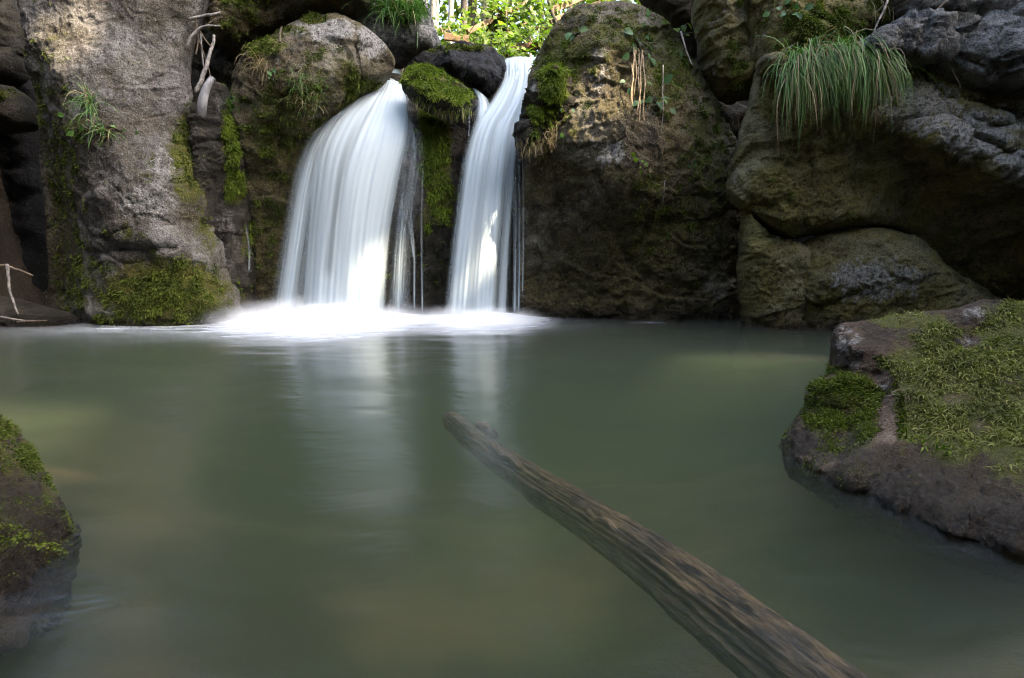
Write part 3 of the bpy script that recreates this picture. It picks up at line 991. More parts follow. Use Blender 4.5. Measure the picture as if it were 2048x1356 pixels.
rock('boulder', 'dark pocked grey block directly above and right of the hanging grass',
     [(1690, 110), (1730, 80), (1780, 48), (1836, 44), (1848, 70), (1854, 125), (1832, 142), (1790, 146), (1740, 140), (1705, 136)],
     5.35, M['slate'], T=0.36, R=0.07, facet=0.9, key='pocked', amp=1.0, fiss=0.05, seed=16, moss=[(1790, 60, 40, 14, .4)])

rock('boulder', 'large blue grey slab filling the top right corner of the cliff',
     [(1780, -140), (1790, 20), (1815, 48), (1838, 60), (1848, 100), (1842, 140), (1866, 162), (1892, 182), (1970, 196), (2048, 220), (2260, 262), (2260, -140)],
     5.4, M['slate'], R=0.08, facet=1.0, key='cornerslab', ctrl=[(1800, 0, .2), (1850, 100, .3), (1870, 150, .28), (1950, 120, .36), (1930, 30, .3), (2040, 60, .4), (2040, 130, .52), (2040, 200, .3), (1920, 175, .25), (2200, 100, .5), (1850, -100, .15), (2200, -100, .3)],
     cracks=[([(1850, 40), (1862, 110), (1880, 160)], 6, .03), ([(1990, 140), (2048, 120), (2120, 105)], 7, .05), ([(1860, 25), (1950, 18), (2060, 5)], 8, .05)], pale=[(1900, 110, 70, 40, .25), (2000, 60, 60, 40, .2)], algae=[(1900, 30, 80, 30, .7)], amp=0.7, fiss=0.05, seed=17)

rock('boulder', 'small knobbly stone stuck out of the right cliff left of the hanging grass',
     [(1514, 128), (1522, 112), (1545, 108), (1566, 114), (1574, 132), (1566, 150), (1540, 154), (1520, 148)], 5.35, M['olive'], T=0.12, R=0.07, key='knob', amp=0.6, seed=20, pale=[(1545, 114, 20, 8, .5)])

rock('boulder', 'dark brown earthy bank in the gap above the right shoulder of the massive boulder',
     [(1262, -160), (1270, 0), (1300, 25), (1340, 60), (1372, 110), (1400, 160), (1430, 170), (1450, -160)], 7.0, M['dark'], T=0.3, R=0.2, key='bank', amp=1.0, seed=30, s=0.02)
rock('boulder', 'dark rock added to darken the crevice behind the driftwood heap',
     [(360, -160), (350, 100), (380, 260), (500, 260), (510, 100), (500, -160)], 6.9, M['dark'], T=0.2, R=0.2, key='gapfill', amp=1.0, seed=31, s=0.025)  # added rock, coloured dark to darken the gap
# trickle column
rock('boulder', 'narrow wet rock rib with a thin trickle and bright moss left of the limestone boulder',
     [(408, 200), (424, 168), (452, 166), (466, 195), (474, 260), (494, 340), (498, 440), (512, 560), (500, 720), (440, 720), (440, 560), (420, 440), (408, 310)],
     6.2, M['dark'], R=0.14, key='rib', ctrl=[(430, 180, .2), (445, 250, .24), (460, 350, .2), (440, 440, .3), (470, 500, .26), (470, 620, .26), (490, 450, .12)],
     moss=[(464, 270, 22, 70, 1.1), (470, 370, 22, 40, 1.0), (470, 590, 30, 30, .5), (490, 480, 14, 60, .5)], wet=[(440, 450, 40, 160, 1), (440, 210, 30, 50, 1)], algae=[(430, 480, 30, 60, .4)], pale=[(450, 470, 34, 110, .5), (440, 210, 26, 40, .4)], amp=0.8, seed=21)  # pale speckles paint the glisten of the wet rock

# left alcove
rock('boulder', 'mossy topped block in the shadow at the far left edge',
     [(-120, 200), (-40, 186), (20, 172), (62, 192), (78, 232), (74, 262), (30, 268), (-120, 280)], 6.3, M['dark'], T=0.25, R=0.14, key='alc1', moss=[(10, 190, 60, 14, .5)], amp=0.7, seed=22, s=0.02)
rock('boulder', 'upper shadowed rock at the far left edge above the mossy topped block',
     [(-160, -120), (30, -120), (44, 40), (58, 110), (54, 165), (10, 178), (-40, 180), (-160, 190)], 6.5, M['dark'], T=0.3, R=0.2, key='alc2', cracks=[([(0, 90), (30, 110), (55, 130)], 5, .05)], amp=0.9, seed=23, s=0.02)
rock('boulder', 'recess rock coloured black as shade under the mossy topped block at the far left edge',
     [(-300, 120), (96, 120), (104, 300), (120, 720), (-300, 720)], 6.85, M['black'], T=0.2, R=0.2, key='alc3', amp=0.5, seed=24, s=0.03)  # black colour stands in for shade in the recess
rock('boulder', 'low dark ledge at the waterline in the far left corner',
     [(-300, 600), (-60, 585), (40, 600), (110, 622), (180, 640), (180, 680), (-300, 690)], 5.75, M['dark'], T=0.35, R=0.12, key='alc4', amp=0.5, seed=25, s=0.02)
# gorge walls added outside the frame to hold back skylight
rock('boulder', 'unseen tall wall added left of the frame to shade the alcove', [(-1400, 760), (-1300, -200), (-900, -600), (-300, -520), (-60, -200), (-40, 200), (-60, 720)],
     5.5, M['dark'], T=0.6, R=0.5, key='offl', amp=1.4, seed=26, s=0.06)
rock('boulder', 'unseen gorge wall added right of the frame to darken that side', [(2130, 760), (2100, 200), (2140, -150), (2500, -260), (3000, -150), (3300, 760)],
     5.0, M['slate'], T=0.6, R=0.5, key='offr', amp=1.4, seed=27, s=0.06)

rock('boulder', 'unseen upper wall added above the right cliff to block reflected sky', [(1560, -60), (1600, -300), (1750, -460), (2100, -520), (2700, -480), (3000, -60)],
     6.6, M['slate'], T=0.5, R=0.4, key='offtop', amp=1.4, seed=32, s=0.06)  # added out of view to keep sky out of the water reflections

# foreground rocks
rock('boulder', 'large mossy foreground rock with reddish worn edges at the right',
     [(1538, 905, 2.03), (1550, 866, 2.07), (1588, 806, 2.1), (1592, 772, 2.16), (1606, 757, 2.2), (1640, 736, 2.24), (1640, 700, 2.28), (1646, 660, 2.3), (1662, 634, 2.33), (1690, 628, 2.34), (1720, 632, 2.34), (1760, 622, 2.34), (1850, 613, 2.34), (1900, 612, 2.34), (1935, 604, 2.34), (1975, 596, 2.33), (2040, 604, 2.3), (2300, 640, 2.2), (2600, 760, 1.9), (2600, 1250, 1.15), (2200, 1340, 1.05), (1980, 1260, 1.16), (1800, 1140, 1.45), (1650, 1040, 1.72), (1560, 975, 1.95)],
     2.4, M['fore'], R=0.05, key='fore', s=0.0036, absY=(1850, 850, 0.05),
     ctrl=[(1690, 634, 2.33), (1850, 620, 2.33), (1980, 604, 2.33), (2048, 612, 2.3), (2300, 650, 2.25), (1655, 655, 2.3), (1650, 700, 2.27), (1648, 730, 2.26), (1700, 690, 2.17), (1740, 715, 2.13), (1690, 738, 2.17),
           (1605, 770, 2.22), (1690, 752, 2.08), (1640, 765, 2.12), (1690, 800, 2.02), (1620, 850, 2.04), (1690, 880, 1.94), (1560, 880, 2.07), (1600, 915, 1.92), (1640, 935, 1.85),
           (1750, 738, 2.09), (1787, 790, 1.96), (1770, 860, 1.86), (1730, 920, 1.78), (1705, 962, 1.72), (1770, 790, 2.03), (1745, 850, 1.95),
           (1800, 700, 2.12), (1900, 710, 2.06), (2000, 690, 2.10), (1850, 800, 1.93), (1950, 800, 1.88), (2048, 800, 1.85), (1850, 890, 1.80), (1950, 900, 1.72), (2048, 900, 1.66), (1830, 925, 1.74), (1870, 985, 1.60), (1960, 1000, 1.52), (2048, 1000, 1.46), (1780, 960, 1.73), (1800, 1010, 1.58), (1900, 1062, 1.42), (2048, 1100, 1.31),
           (1600, 1000, 2.12), (1750, 1090, 1.95), (1900, 1180, 1.72), (2048, 1240, 1.6), (2300, 1250, 1.5), (2300, 900, 1.55), (2300, 750, 1.85)],
     cracks=[([(1750, 742), (1690, 745), (1640, 742)], 7, .02), ([(1885, 705), (1930, 685), (1965, 655)], 8, .025)],
     bumps=[(1940, 640, 30, 18, .03), (1960, 1020, 30, 20, .03), (1805, 985, 25, 20, .03), (1730, 700, 30, 16, .02)],
     moss=[(1900, 740, 130, 100, 1.2), (1990, 700, 90, 85, 1.2), (2040, 840, 120, 120, 1.3), (1890, 840, 110, 80, 1.25), (1705, 785, 80, 40, 1.0), (1650, 835, 45, 50, .8), (1730, 840, 35, 60, .8), (1640, 768, 34, 16, .7), (1690, 890, 60, 30, .35), (2040, 630, 60, 36, 1.1), (1810, 640, 80, 18, 1.0), (1930, 900, 80, 40, .8), (1890, 655, 60, 30, 1.1), (1660, 740, 40, 10, .6), (2180, 780, 140, 130, 1.1), (2320, 860, 130, 130, .8), (1850, 890, 40, 18, -.45), (2000, 915, 60, 18, -.4), (1815, 690, 16, 10, -.5), (1900, 800, 26, 14, -.5), (2020, 760, 30, 14, -.5), (1960, 850, 24, 16, -.5),
           (1700, 690, 55, 32, -1.2), (1930, 640, 34, 18, -1.2), (1935, 682, 34, 14, -1.0), (1778, 850, 16, 60, -1.2), (1765, 765, 24, 22, -1.0)],
     pale=[(1690, 680, 60, 45, .42), (1950, 625, 40, 18, .5), (1935, 680, 30, 12, .4), (1700, 735, 50, 14, .35), (1778, 850, 16, 60, .34), (1760, 765, 26, 24, .4), (2010, 960, 50, 20, .3)], wet=[(1960, 1060, 170, 60, .95), (1780, 1010, 140, 70, .95), (1600, 890, 70, 45, .8), (1860, 990, 70, 40, .7), (1690, 900, 60, 50, .6)], algae=[(1650, 860, 110, 90, .9), (1850, 970, 260, 90, 1.0), (1950, 1060, 260, 90, 1.0), (1730, 690, 30, 20, .4)], amp=0.2, seed=28, big=0.5, lowwet=False, rough=3.0, fiss=0.03, facet=1.0)

rock('boulder', 'dark wet foreground rock at the lower left edge with a mossy crest',
     [(-500, 900, 1.5), (-300, 820, 1.55), (-100, 818, 1.55), (0, 838, 1.53), (42, 868, 1.5), (76, 920, 1.46), (106, 968, 1.42), (140, 1032, 1.37), (164, 1075, 1.33), (172, 1110, 1.28), (168, 1190, 1.18), (120, 1280, 1.06), (0, 1360, .95), (-500, 1360, .9)],
     1.6, M['fore'], R=0.05, key='forel', s=0.0032, absY=(60, 1000, -0.03),
     ctrl=[(-300, 840, 1.5), (-120, 840, 1.5), (0, 856, 1.5), (40, 890, 1.47), (75, 945, 1.42), (40, 950, 1.40), (110, 1010, 1.37), (70, 1020, 1.33), (10, 1000, 1.32), (150, 1070, 1.32), (120, 1085, 1.28), (40, 1100, 1.2), (0, 1150, 1.12), (100, 1150, 1.18), (0, 1230, 1.03), (150, 1150, 1.24), (-200, 1000, 1.3), (-200, 1200, 1.05), (100, 1250, 1.05), (0, 1330, .95)],
     moss=[(20, 1000, 150, 160, .42), (-170, 900, 200, 90, .9), (0, 850, 60, 30, 1.1), (60, 915, 36, 40, 1.0), (98, 980, 24, 40, .9), (20, 930, 60, 45, .5), (140, 1060, 22, 40, .5)],
     wet=[(20, 1150, 190, 130, 1.0), (100, 1060, 70, 70, .8), (20, 1000, 100, 70, .6)], algae=[(60, 1050, 200, 200, 1.0)], amp=0.4, seed=29, big=0.4, lowwet=False, rough=2.5, fiss=0.0, facet=0.6)


# ---- moss: tufts of short shoots growing on the mossy rock faces
M['moss'] = leaf_mat('moss_shoots', (0.02, 0.036, 0.004), (0.13, 0.16, 0.02), 0.25, 0.8)
M['moss_bright'] = leaf_mat('bright_wet_moss', (0.03, 0.06, 0.003), (0.17, 0.22, 0.02), 0.3, 0.7)
M['moss_pale'] = leaf_mat('feathery_pale_moss', (0.035, 0.045, 0.007), (0.27, 0.27, 0.085), 0.3, 0.8)


def moss_on(key, n, length, width, thr=0.45, mat='moss', droop=1.2, segs=2, name='moss', lift=0.6, uv=None, down=0.35, not_uv=None):
    r = ROCKS[key]
    w = np.clip(r['moss'] + 1.25 * fbm(r['pos'] * 9 + 3, 4) - thr, 0, 1)
    if uv is not None:
        cx, cyv, ru, rv = uv
        q = ((r['uv'][:, 0] - cx) / ru) ** 2 + ((r['uv'][:, 1] - cyv) / rv) ** 2
        w = w * (q < 1)
    if not_uv is not None:
        q = ((r['uv'][:, 0] - not_uv[0]) / not_uv[2]) ** 2 + ((r['uv'][:, 1] - not_uv[1]) / not_uv[3]) ** 2
        w = w * (q > 1)
    if w.sum() <= 0:
        return
    k = rng.choice(len(w), size=n, p=w / w.sum())
    pos = r['pos'][k] + rng.normal(size=(n, 3)) * r['mpp'] * 1.2 - r['n'][k] * length * 0.12
    d = r['n'][k] * lift + rng.normal(size=(n, 3)) * 0.45 + np.array([0, 0, -down])
    d /= np.linalg.norm(d, axis=1)[:, None]
    L = length * (0.5 + rng.random(n)) * np.clip(0.35 + 1.2 * w[k] / max(w.max(), 1e-3) + 0.9 * fbm(r['pos'][k] * 17 + 31, 2), 0.3, 1.6)
    V, Q, tone = blades(pos, d, L, np.full(n, width) * (0.6 + 0.8 * rng.random(n)), np.full(n, droop), segs)
    cl = np.repeat(np.clip(0.5 + 1.3 * fbm(r['pos'][k] * 7, 3), 0, 1), (segs + 1) * 2)
    tone = np.clip(tone * 0.5 + cl * 0.6 - 0.05, 0, 1)
    tip = np.tile(np.repeat(np.linspace(-0.35, 0.35, segs + 1), 2), n)
    tone = np.clip(tone + tip, 0, 1)
    o = link(name, mesh_from(name, V - r['loc'], [Q], {'tone': tone}), M[mat], r['o'])
    o['kind'] = 'stuff'
    return o


moss_on('left', 16000, 0.034, 0.011)
moss_on('centre', 14000, 0.032, 0.010)
moss_on('wedge', 11000, 0.034, 0.010, mat='moss_bright', droop=1.8)
moss_on('cushion', 10000, 0.038, 0.010, mat='moss_bright', droop=1.8)
moss_on('fallwall', 12000, 0.034, 0.010, mat='moss_bright', droop=2.0)
moss_on('bigright', 14000, 0.030, 0.010)
moss_on('mossledge', 10000, 0.032, 0.010)
moss_on('rib', 7000, 0.040, 0.011, mat='moss_bright', droop=2.0)
moss_on('grassrock', 3000, 0.035, 0.011)
moss_on('topslab', 4000, 0.030, 0.010)
moss_on('recess', 2500, 0.030, 0.010)
moss_on('chock', 2500, 0.025, 0.010)
moss_on('overhang', 5000, 0.03, 0.01)
moss_on('alc1', 1500, 0.03, 0.011)
moss_on('fore', 30000, 0.023, 0.0050, 0.45, 'moss_pale', 1.8, 3, 'moss', 0.45, not_uv=(1690, 810, 100, 120))
moss_on('fore', 12000, 0.011, 0.0055, 0.12, 'moss', 0.8, 2, 'short_moss', 0.7, uv=(1680, 830, 130, 150), down=0.1)
moss_on('forel', 22000, 0.007, 0.0035, 0.30, 'moss', 0.8, 2, 'moss', 0.8)

# ================================================================== WATERFALLS
def water_mat(name, sx, base, contrast, edge=0.12, top=0.03, bottom=0.02, tint=(0.60, 0.70, 0.76), seed=0.0):
    g = NT(name)
    uvn = g.n('ShaderNodeUVMap')
    mp = g.n('ShaderNodeMapping')
    mp.inputs['Scale'].default_value = (sx, 0.55, 1)
    mp.inputs['Location'].default_value = (seed, seed * 0.7, 0)
    g.l(uvn.outputs[0], mp.inputs[0])
    n1 = g.noise(mp.outputs[0], 1.0, 3, 0.55, 0.0, '2D')
    mp2 = g.n('ShaderNodeMapping')
    mp2.inputs['Scale'].default_value = (sx * 3.6, 0.9, 1)
    mp2.inputs['Location'].default_value = (seed * 2, seed, 0)
    g.l(uvn.outputs[0], mp2.inputs[0])
    n2 = g.noise(mp2.outputs[0], 1.0, 3, 0.6, 0.0, '2D')
    sep = g.n('ShaderNodeSeparateXYZ')
    g.l(uvn.outputs[0], sep.inputs[0])
    s, t = sep.outputs[0], sep.outputs[1]
    wob = g.math('MULTIPLY', g.math('SUBTRACT', n2, 0.5), 0.10)
    s2 = g.math('ADD', s, wob)
    e = g.math('MULTIPLY', g.ramp(s2, 0.0, edge), g.ramp(s2, 1.0, 1.0 - edge))
    tt = g.math('MULTIPLY', g.ramp(t, 0.0, top), g.ramp(t, 1.0, 1.0 - bottom))
    a = g.math('ADD', base, g.math('ADD', g.math('MULTIPLY', g.math('SUBTRACT', n1, 0.5), contrast * 1.6), g.math('MULTIPLY', g.math('SUBTRACT', n2, 0.5), contrast * 0.55)))
    a = g.math('ADD', a, g.math('MULTIPLY', g.attr('dens'), 1.0), True)
    a = g.math('MULTIPLY', g.math('MULTIPLY', a, e), tt, True)
    d = g.n('ShaderNodeBsdfDiffuse')
    d.inputs[0].default_value = (*tint, 1)
    tl = g.n('ShaderNodeBsdfTranslucent')
    tl.inputs[0].default_value = (*tint, 1)
    m1 = g.n('ShaderNodeMixShader')
    m1.inputs[0].default_value = 0.3
    g.l(d.outputs[0], m1.inputs[1])
    g.l(tl.outputs[0], m1.inputs[2])
    tr = g.n('ShaderNodeBsdfTransparent')
    m2 = g.n('ShaderNodeMixShader')
    g.l(a, m2.inputs[0])
    g.l(tr.outputs[0], m2.inputs[1])
    g.l(m1.outputs[0], m2.inputs[2])
    g.l(m2.outputs[0], g.out.inputs[0])
    return g.m


def sheet(name, left, right, mat, parent, bow=0.12, nt=130, ns=70, relief=0.02, seed=0, loc=(0, 0, 0), gaps=()):
    L = curve_pts([P(*q) for q in left], nt)
    R = curve_pts([P(*q) for q in right], nt)
    s = np.linspace(0, 1, ns)
    V = L[:, None] * (1 - s)[None, :, None] + R[:, None] * s[None, :, None]
    t = np.linspace(0, 1, nt)
    S, TT = np.meshgrid(s, t)
    q = np.stack([S * 9, TT * 1.5, np.full_like(S, seed * 3.3)], -1)
    dy = -bow * np.sin(np.pi * S) + relief * fbm(q, 3) + relief * 0.5 * gnoise(q * np.array([3, 0.6, 1]))
    V[..., 1] += dy
    dens = np.zeros_like(S)
    for (a, b, wa, am, t0, t1) in gaps:   # (s at top, s at bottom, width, amount, t from, t to)
        cs = a + (b - a) * TT
        dens += am * np.exp(-((S - cs) / wa) ** 2) * smooth(TT, t0, t0 + 0.12) * (1 - smooth(TT, t1 - 0.05, t1))
    ii = np.arange(nt * ns).reshape(nt, ns)
    Q = np.stack([ii[:-1, :-1], ii[1:, :-1], ii[1:, 1:], ii[:-1, 1:]], -1).reshape(-1, 4)
    me = mesh_from(name, V.reshape(-1, 3) - np.array(loc), [Q], {'dens': dens.ravel()}, np.stack([S.ravel(), TT.ravel()], 1))
    return link(name, me, mat, parent)


M['w_main'] = water_mat('falling_water', 5, 0.98, 0.6, 0.16)
M['w_veil'] = water_mat('thin_falling_water', 5, 0.62, 0.8, 0.4, top=0.1, seed=3.1)
M['w_right'] = water_mat('right_falling_water', 4.5, 0.88, 0.7, 0.16, seed=7.7)
M['w_thread'] = water_mat('water_threads', 2, 0.40, 0.9, 0.5, top=0.1, bottom=0.1, seed=5.2)

f1 = empty('waterfall', PZ(680, 640, 0))
tag(f1, 'wide white main waterfall fanning out on the left', 'waterfall', 'silky waterfalls pouring into the pool')
o1 = np.array(f1.location)
sheet('water_sheet', [(770, 138, 7.0), (750, 172, 6.75), (704, 200, 6.45), (660, 240, 6.2), (630, 300, 6.05), (616, 400, 5.98), (606, 520, 5.95), (598, 645, 5.93)],
      [(806, 140, 7.0), (812, 172, 6.7), (824, 220, 6.4), (822, 290, 6.15), (806, 370, 6.05), (790, 460, 6.0), (780, 560, 5.97), (776, 645, 5.95)], M['w_main'], f1, 0.10, seed=1, loc=o1,
      gaps=[(.45, .30, .06, -.35, .25, .9), (.1, .12, .05, -.3, .3, 1.0), (.8, .72, .16, .35, .1, 1.1), (.55, .55, .12, .2, .0, .7)])
sheet('water_sheet', [(690, 196, 6.5), (636, 246, 6.28), (604, 290, 6.2), (580, 360, 6.12), (562, 450, 6.06), (545, 550, 6.02), (528, 650, 6.0)],
      [(760, 200, 6.5), (720, 250, 6.28), (690, 300, 6.16), (675, 380, 6.08), (665, 470, 6.04), (655, 560, 6.0), (650, 650, 5.98)], M['w_veil'], f1, 0.06, seed=2, loc=o1,
      gaps=[(.2, .35, .1, .4, .1, 1.1), (.55, .62, .08, -.3, .5, 1.1), (.8, .8, .15, .25, .1, 1.1)])
sheet('water_veil', [(800, 230, 6.3), (800, 300, 6.12), (790, 400, 6.06), (778, 520, 6.02), (770, 640, 6.0)],
      [(836, 230, 6.3), (852, 300, 6.14), (846, 380, 6.1), (830, 460, 6.06), (826, 540, 6.04), (824, 640, 6.02)], M['w_thread'], f1, 0.03, seed=3, loc=o1, ns=40)
for k, (pl, w) in enumerate([([(838, 330, 6.08), (822, 420, 6.05), (828, 500, 6.02), (829, 640, 6.0)], 7), ([(846, 330, 6.08), (843, 440, 6.05), (844, 540, 6.02), (845, 640, 6.0)], 6), ([(812, 420, 6.05), (822, 470, 6.03), (828, 520, 6.02)], 7), ([(806, 380, 6.05), (800, 500, 6.02), (796, 640, 6.0)], 9)]):
    sheet('water_strand', [(a - w / 2, b, y) for a, b, y in pl], [(a + w / 2, b, y) for a, b, y in pl], M['w_thread'], f1, 0.01, 60, 8, 0.0, seed=4 + k, loc=o1)

f2 = empty('waterfall', PZ(950, 640, 0))
tag(f2, 'narrow white waterfall slanting down on the right of the mossy wedge rock', 'waterfall', 'silky waterfalls pouring into the pool')
o2 = np.array(f2.location)
sheet('water_sheet', [(1008, 117, 7.4), (1004, 128, 6.95), (1003, 160, 6.7), (980, 200, 6.45), (946, 250, 6.25), (926, 310, 6.12), (912, 400, 6.06), (898, 510, 6.02), (884, 640, 6.0)],
      [(1068, 115, 7.4), (1067, 124, 6.95), (1068, 160, 6.7), (1062, 205, 6.45), (1044, 260, 6.22), (1036, 330, 6.12), (1030, 420, 6.06), (1024, 520, 6.02), (1020, 640, 6.0)], M['w_right'], f2, 0.07, seed=9, loc=o2,
      gaps=[(.9, .8, .05, -.45, .5, 1.1), (.35, .3, .12, .25, .1, 1.1), (.65, .6, .1, .3, .0, 1.0), (.5, .62, .05, -.35, .05, .5)])
sheet('water_sheet', [(938, 172, 6.6), (950, 195, 6.5), (946, 235, 6.35), (934, 290, 6.2), (922, 340, 6.12)], [(956, 178, 6.6), (982, 205, 6.5), (988, 245, 6.35), (980, 300, 6.2), (970, 350, 6.12)], M['w_veil'], f2, 0.04, 60, 24, 0.01, seed=10, loc=o2, gaps=[(.5, .5, .4, .35, -.2, 1.2)])
for k, (u, v0, v1, w) in enumerate([(1038, 290, 640, 9), (1046, 300, 600, 5), (938, 225, 275, 4), (1030, 330, 640, 12)]):
    pl = [(u, v0, 6.0), (u + 1, (v0 + v1) / 2, 5.98), (u - 1, v1, 5.97)]
    sheet('water_strand', [(a - w / 2, b, y) for a, b, y in pl], [(a + w / 2, b, y) for a, b, y in pl], M['w_thread'], f2, 0.01, 50, 8, 0.0, seed=14 + k, loc=o2)

# thin trickle on the wet rib
f3 = empty('waterfall', PZ(480, 645, 0))
tag(f3, 'thin dribble of water down the mossy rib far left of the main fall', 'trickle')
o3 = np.array(f3.location)
for k, pl in enumerate([[(492, 450, 5.95), (499, 500, 5.93), (498, 545, 5.93)]]):
    pts = pl if len(pl) > 2 else [pl[0], ((pl[0][0] + pl[1][0]) / 2, (pl[0][1] + pl[1][1]) / 2, (pl[0][2] + pl[1][2]) / 2), pl[1]]
    sheet('water_strand', [(a - 3, b, y - .1) for a, b, y in pts], [(a + 3, b, y - .1) for a, b, y in pts], M['w_thread'], f3, 0.01, 40, 8, 0.0, seed=24 + k, loc=o3)

# spray hanging over the foot of the falls
sm = NT('spray_mist')
tc = sm.n('ShaderNodeTexCoord')
vs = sm.n('ShaderNodeVectorMath', operation='LENGTH')
sm.l(tc.outputs['Object'], vs.inputs[0])
dn = sm.ramp(vs.outputs['Value'], 1.0, 0.0)
dn = sm.math('MULTIPLY', dn, dn)
dn = sm.math('MULTIPLY', dn, sm.math('MULTIPLY', 26.0, sm.ramp(sm.noise(sm.coords(scale=(1.6, 1.2, 1)), 2.2, 3, 0.5), 0.28, 0.7)))
pv = sm.n('ShaderNodeVolumeScatter')
pv.inputs['Color'].default_value = (0.96, 0.98, 1, 1)
sm.l(dn, pv.inputs['Density'])
sm.l(pv.outputs[0], sm.out.inputs[1])


def ball(n=20):
    V, Q = [], []
    for i in range(n // 2 + 1):
        for j in range(n):
            th, ph = math.pi * i / (n // 2), 2 * math.pi * j / n
            V.append((math.sin(th) * math.cos(ph), math.sin(th) * math.sin(ph), math.cos(th)))
    for i in range(n // 2):
        for j in range(n):
            Q.append((i * n + j, (i + 1) * n + j, (i + 1) * n + (j + 1) % n, i * n + (j + 1) % n))
    return np.array(V), np.array(Q)


bv, bq = ball()
bv[:, 2] = np.maximum(bv[:, 2], 0.04)
mist_me = mesh_from('mist', bv, [bq])
mist_me.materials.append(sm.m)
for (u, rx, ry, rz, lab) in [(640, 1.25, 0.8, 0.30, 'white spray at the foot of the wide main waterfall'), (950, 0.8, 0.6, 0.22, 'white spray at the foot of the narrow right waterfall')]:
    o = link('spray', mist_me)
    c = PZ(u, 648, 0)
    o.location = (c[0], c[1] + 0.02, 0.0)
    o.scale = (rx, ry, rz)
    tag(o, lab, 'spray', None, 'stuff')

# ================================================================== LOG IN THE POOL
lm = NT('waterlogged_wood')
tcn = lm.coords(scale=(48, 9, 48))
n1 = lm.noise(tcn, 1.0, 6, 0.65, 0.8)
n2 = lm.noise(lm.coords(scale=(150, 55, 150)), 1.0, 5, 0.7)
n3 = lm.noise(lm.coords(), 4.0, 4, 0.6)
c = lm.mix(lm.ramp(n1, 0.36, 0.62), (0.030, 0.022, 0.014), (0.36, 0.255, 0.12))
c = lm.mix(lm.math('MULTIPLY', lm.ramp(n2, 0.52, 0.68), 0.7), c, (0.42, 0.34, 0.21))
c = lm.mix(lm.math('MULTIPLY', lm.ramp(n3, 0.5, 0.66), 0.6), c, (0.05, 0.045, 0.04))
geo = lm.n('ShaderNodeNewGeometry')
gz_ = lm.n('ShaderNodeSeparateXYZ')
lm.l(geo.outputs['Position'], gz_.inputs[0])
wet_ = lm.ramp(lm.math('ADD', gz_.outputs[2], lm.math('MULTIPLY', n3, 0.02)), 0.035, 0.012)
c = lm.mix(wet_, c, lm.mix(1.0, c, (0.45, 0.42, 0.40), 'MULTIPLY'))
b = lm.n('ShaderNodeBsdfPrincipled')
lm.l(c, b.inputs['Base Color'])
lm.l(lm.math('SUBTRACT', 0.75, lm.math('MULTIPLY', wet_, 0.4)), b.inputs['Roughness'])
bp = lm.n('ShaderNodeBump')
bp.inputs['Strength'].default_value = 0.8
bp.inputs['Distance'].default_value = 0.012
lm.l(lm.math('ADD', n1, n2), bp.inputs['Height'])
lm.l(bp.outputs[0], b.inputs['Normal'])
lm.l(b.outputs[0], lm.out.inputs[0])
A = PZ(895, 830, -0.10)
B = PZ(1680, 1400, -0.075)
ax = (B - A) / np.linalg.norm(B - A)
LEN = np.linalg.norm(B - A) + 0.35
log = empty('log', (A[0], A[1], A[2]))
yaw = math.atan2(-ax[0], ax[1])
log.rotation_euler = (math.asin(ax[2]), 0, yaw)
tag(log, 'long weathered log lying half sunk across the pool towards the camera', 'log')


def log_piece(name, x0, z0, y0, y1, r0, r1, seed, rough=0.3, n=40, sag=0.0):
    m = int((y1 - y0) / 0.008)
    t = np.linspace(0, 1, m)
    pts = np.stack([x0 + 0.009 * min(1.0, y1 - y0) * np.sin(t * 7 + seed), y0 + (y1 - y0) * t, z0 + 0.008 * np.sin(t * 9 + seed * 2) - sag * (1 - t) ** 2], 1)
    rad = r0 + (r1 - r0) * t
    rad = rad * smooth(t, -0.03, 0.04) * (0.55 + 0.45 * smooth(1 - t, -0.02, 0.04)) + 0.002
    th = np.arange(n) / n * 2 * np.pi
    T_, TH = np.meshgrid(t, th, indexing='ij')
    q = np.stack([np.cos(TH) * 2.2, np.sin(TH) * 2.2, T_ * (y1 - y0) * 2.0], -1) + seed * 5
    rr = rad[:, None] * (1 + rough * fbm(q, 3) + 0.18 * ridged(q * np.array([2.2, 2.2, 0.7]), 2) - 0.09 + 0.06 * gnoise(q * np.array([7, 7, 2.5])) - 0.09 * np.exp(-(gnoise(q * np.array([4.6, 4.6, 0.9]) + 4) / 0.06) ** 2) - 0.05 * np.exp(-(gnoise(q * np.array([9, 9, 2.2]) + 14) / 0.06) ** 2) + 0.05 * gnoise(q * np.array([16, 16, 5])) + 0.035 * gnoise(q * np.array([30, 30, 12])))
    Vv = np.stack([pts[:, 0:1] + rr * np.cos(TH), pts[:, 1:2] + 0 * TH, pts[:, 2:3] + rr * np.sin(TH)], -1).reshape(-1, 3)
    i = np.arange(m - 1)[:, None] * n
    j = np.arange(n)[None]
    jn = (j + 1) % n
    q4 = np.stack([i + j, i + jn, i + n + jn, i + n + j], -1).reshape(-1, 4)
    c0 = len(Vv)
    Vv = np.concatenate([Vv, [pts[0], pts[-1]]])
    j = np.arange(n)
    jn = (j + 1) % n
    t3 = np.concatenate([np.stack([jn, j, np.full(n, c0)], 1), np.stack([(m - 1) * n + j, (m - 1) * n + jn, np.full(n, c0 + 1)], 1)])
    return link(name, mesh_from(name, Vv, [q4, t3]), lm.m, log)


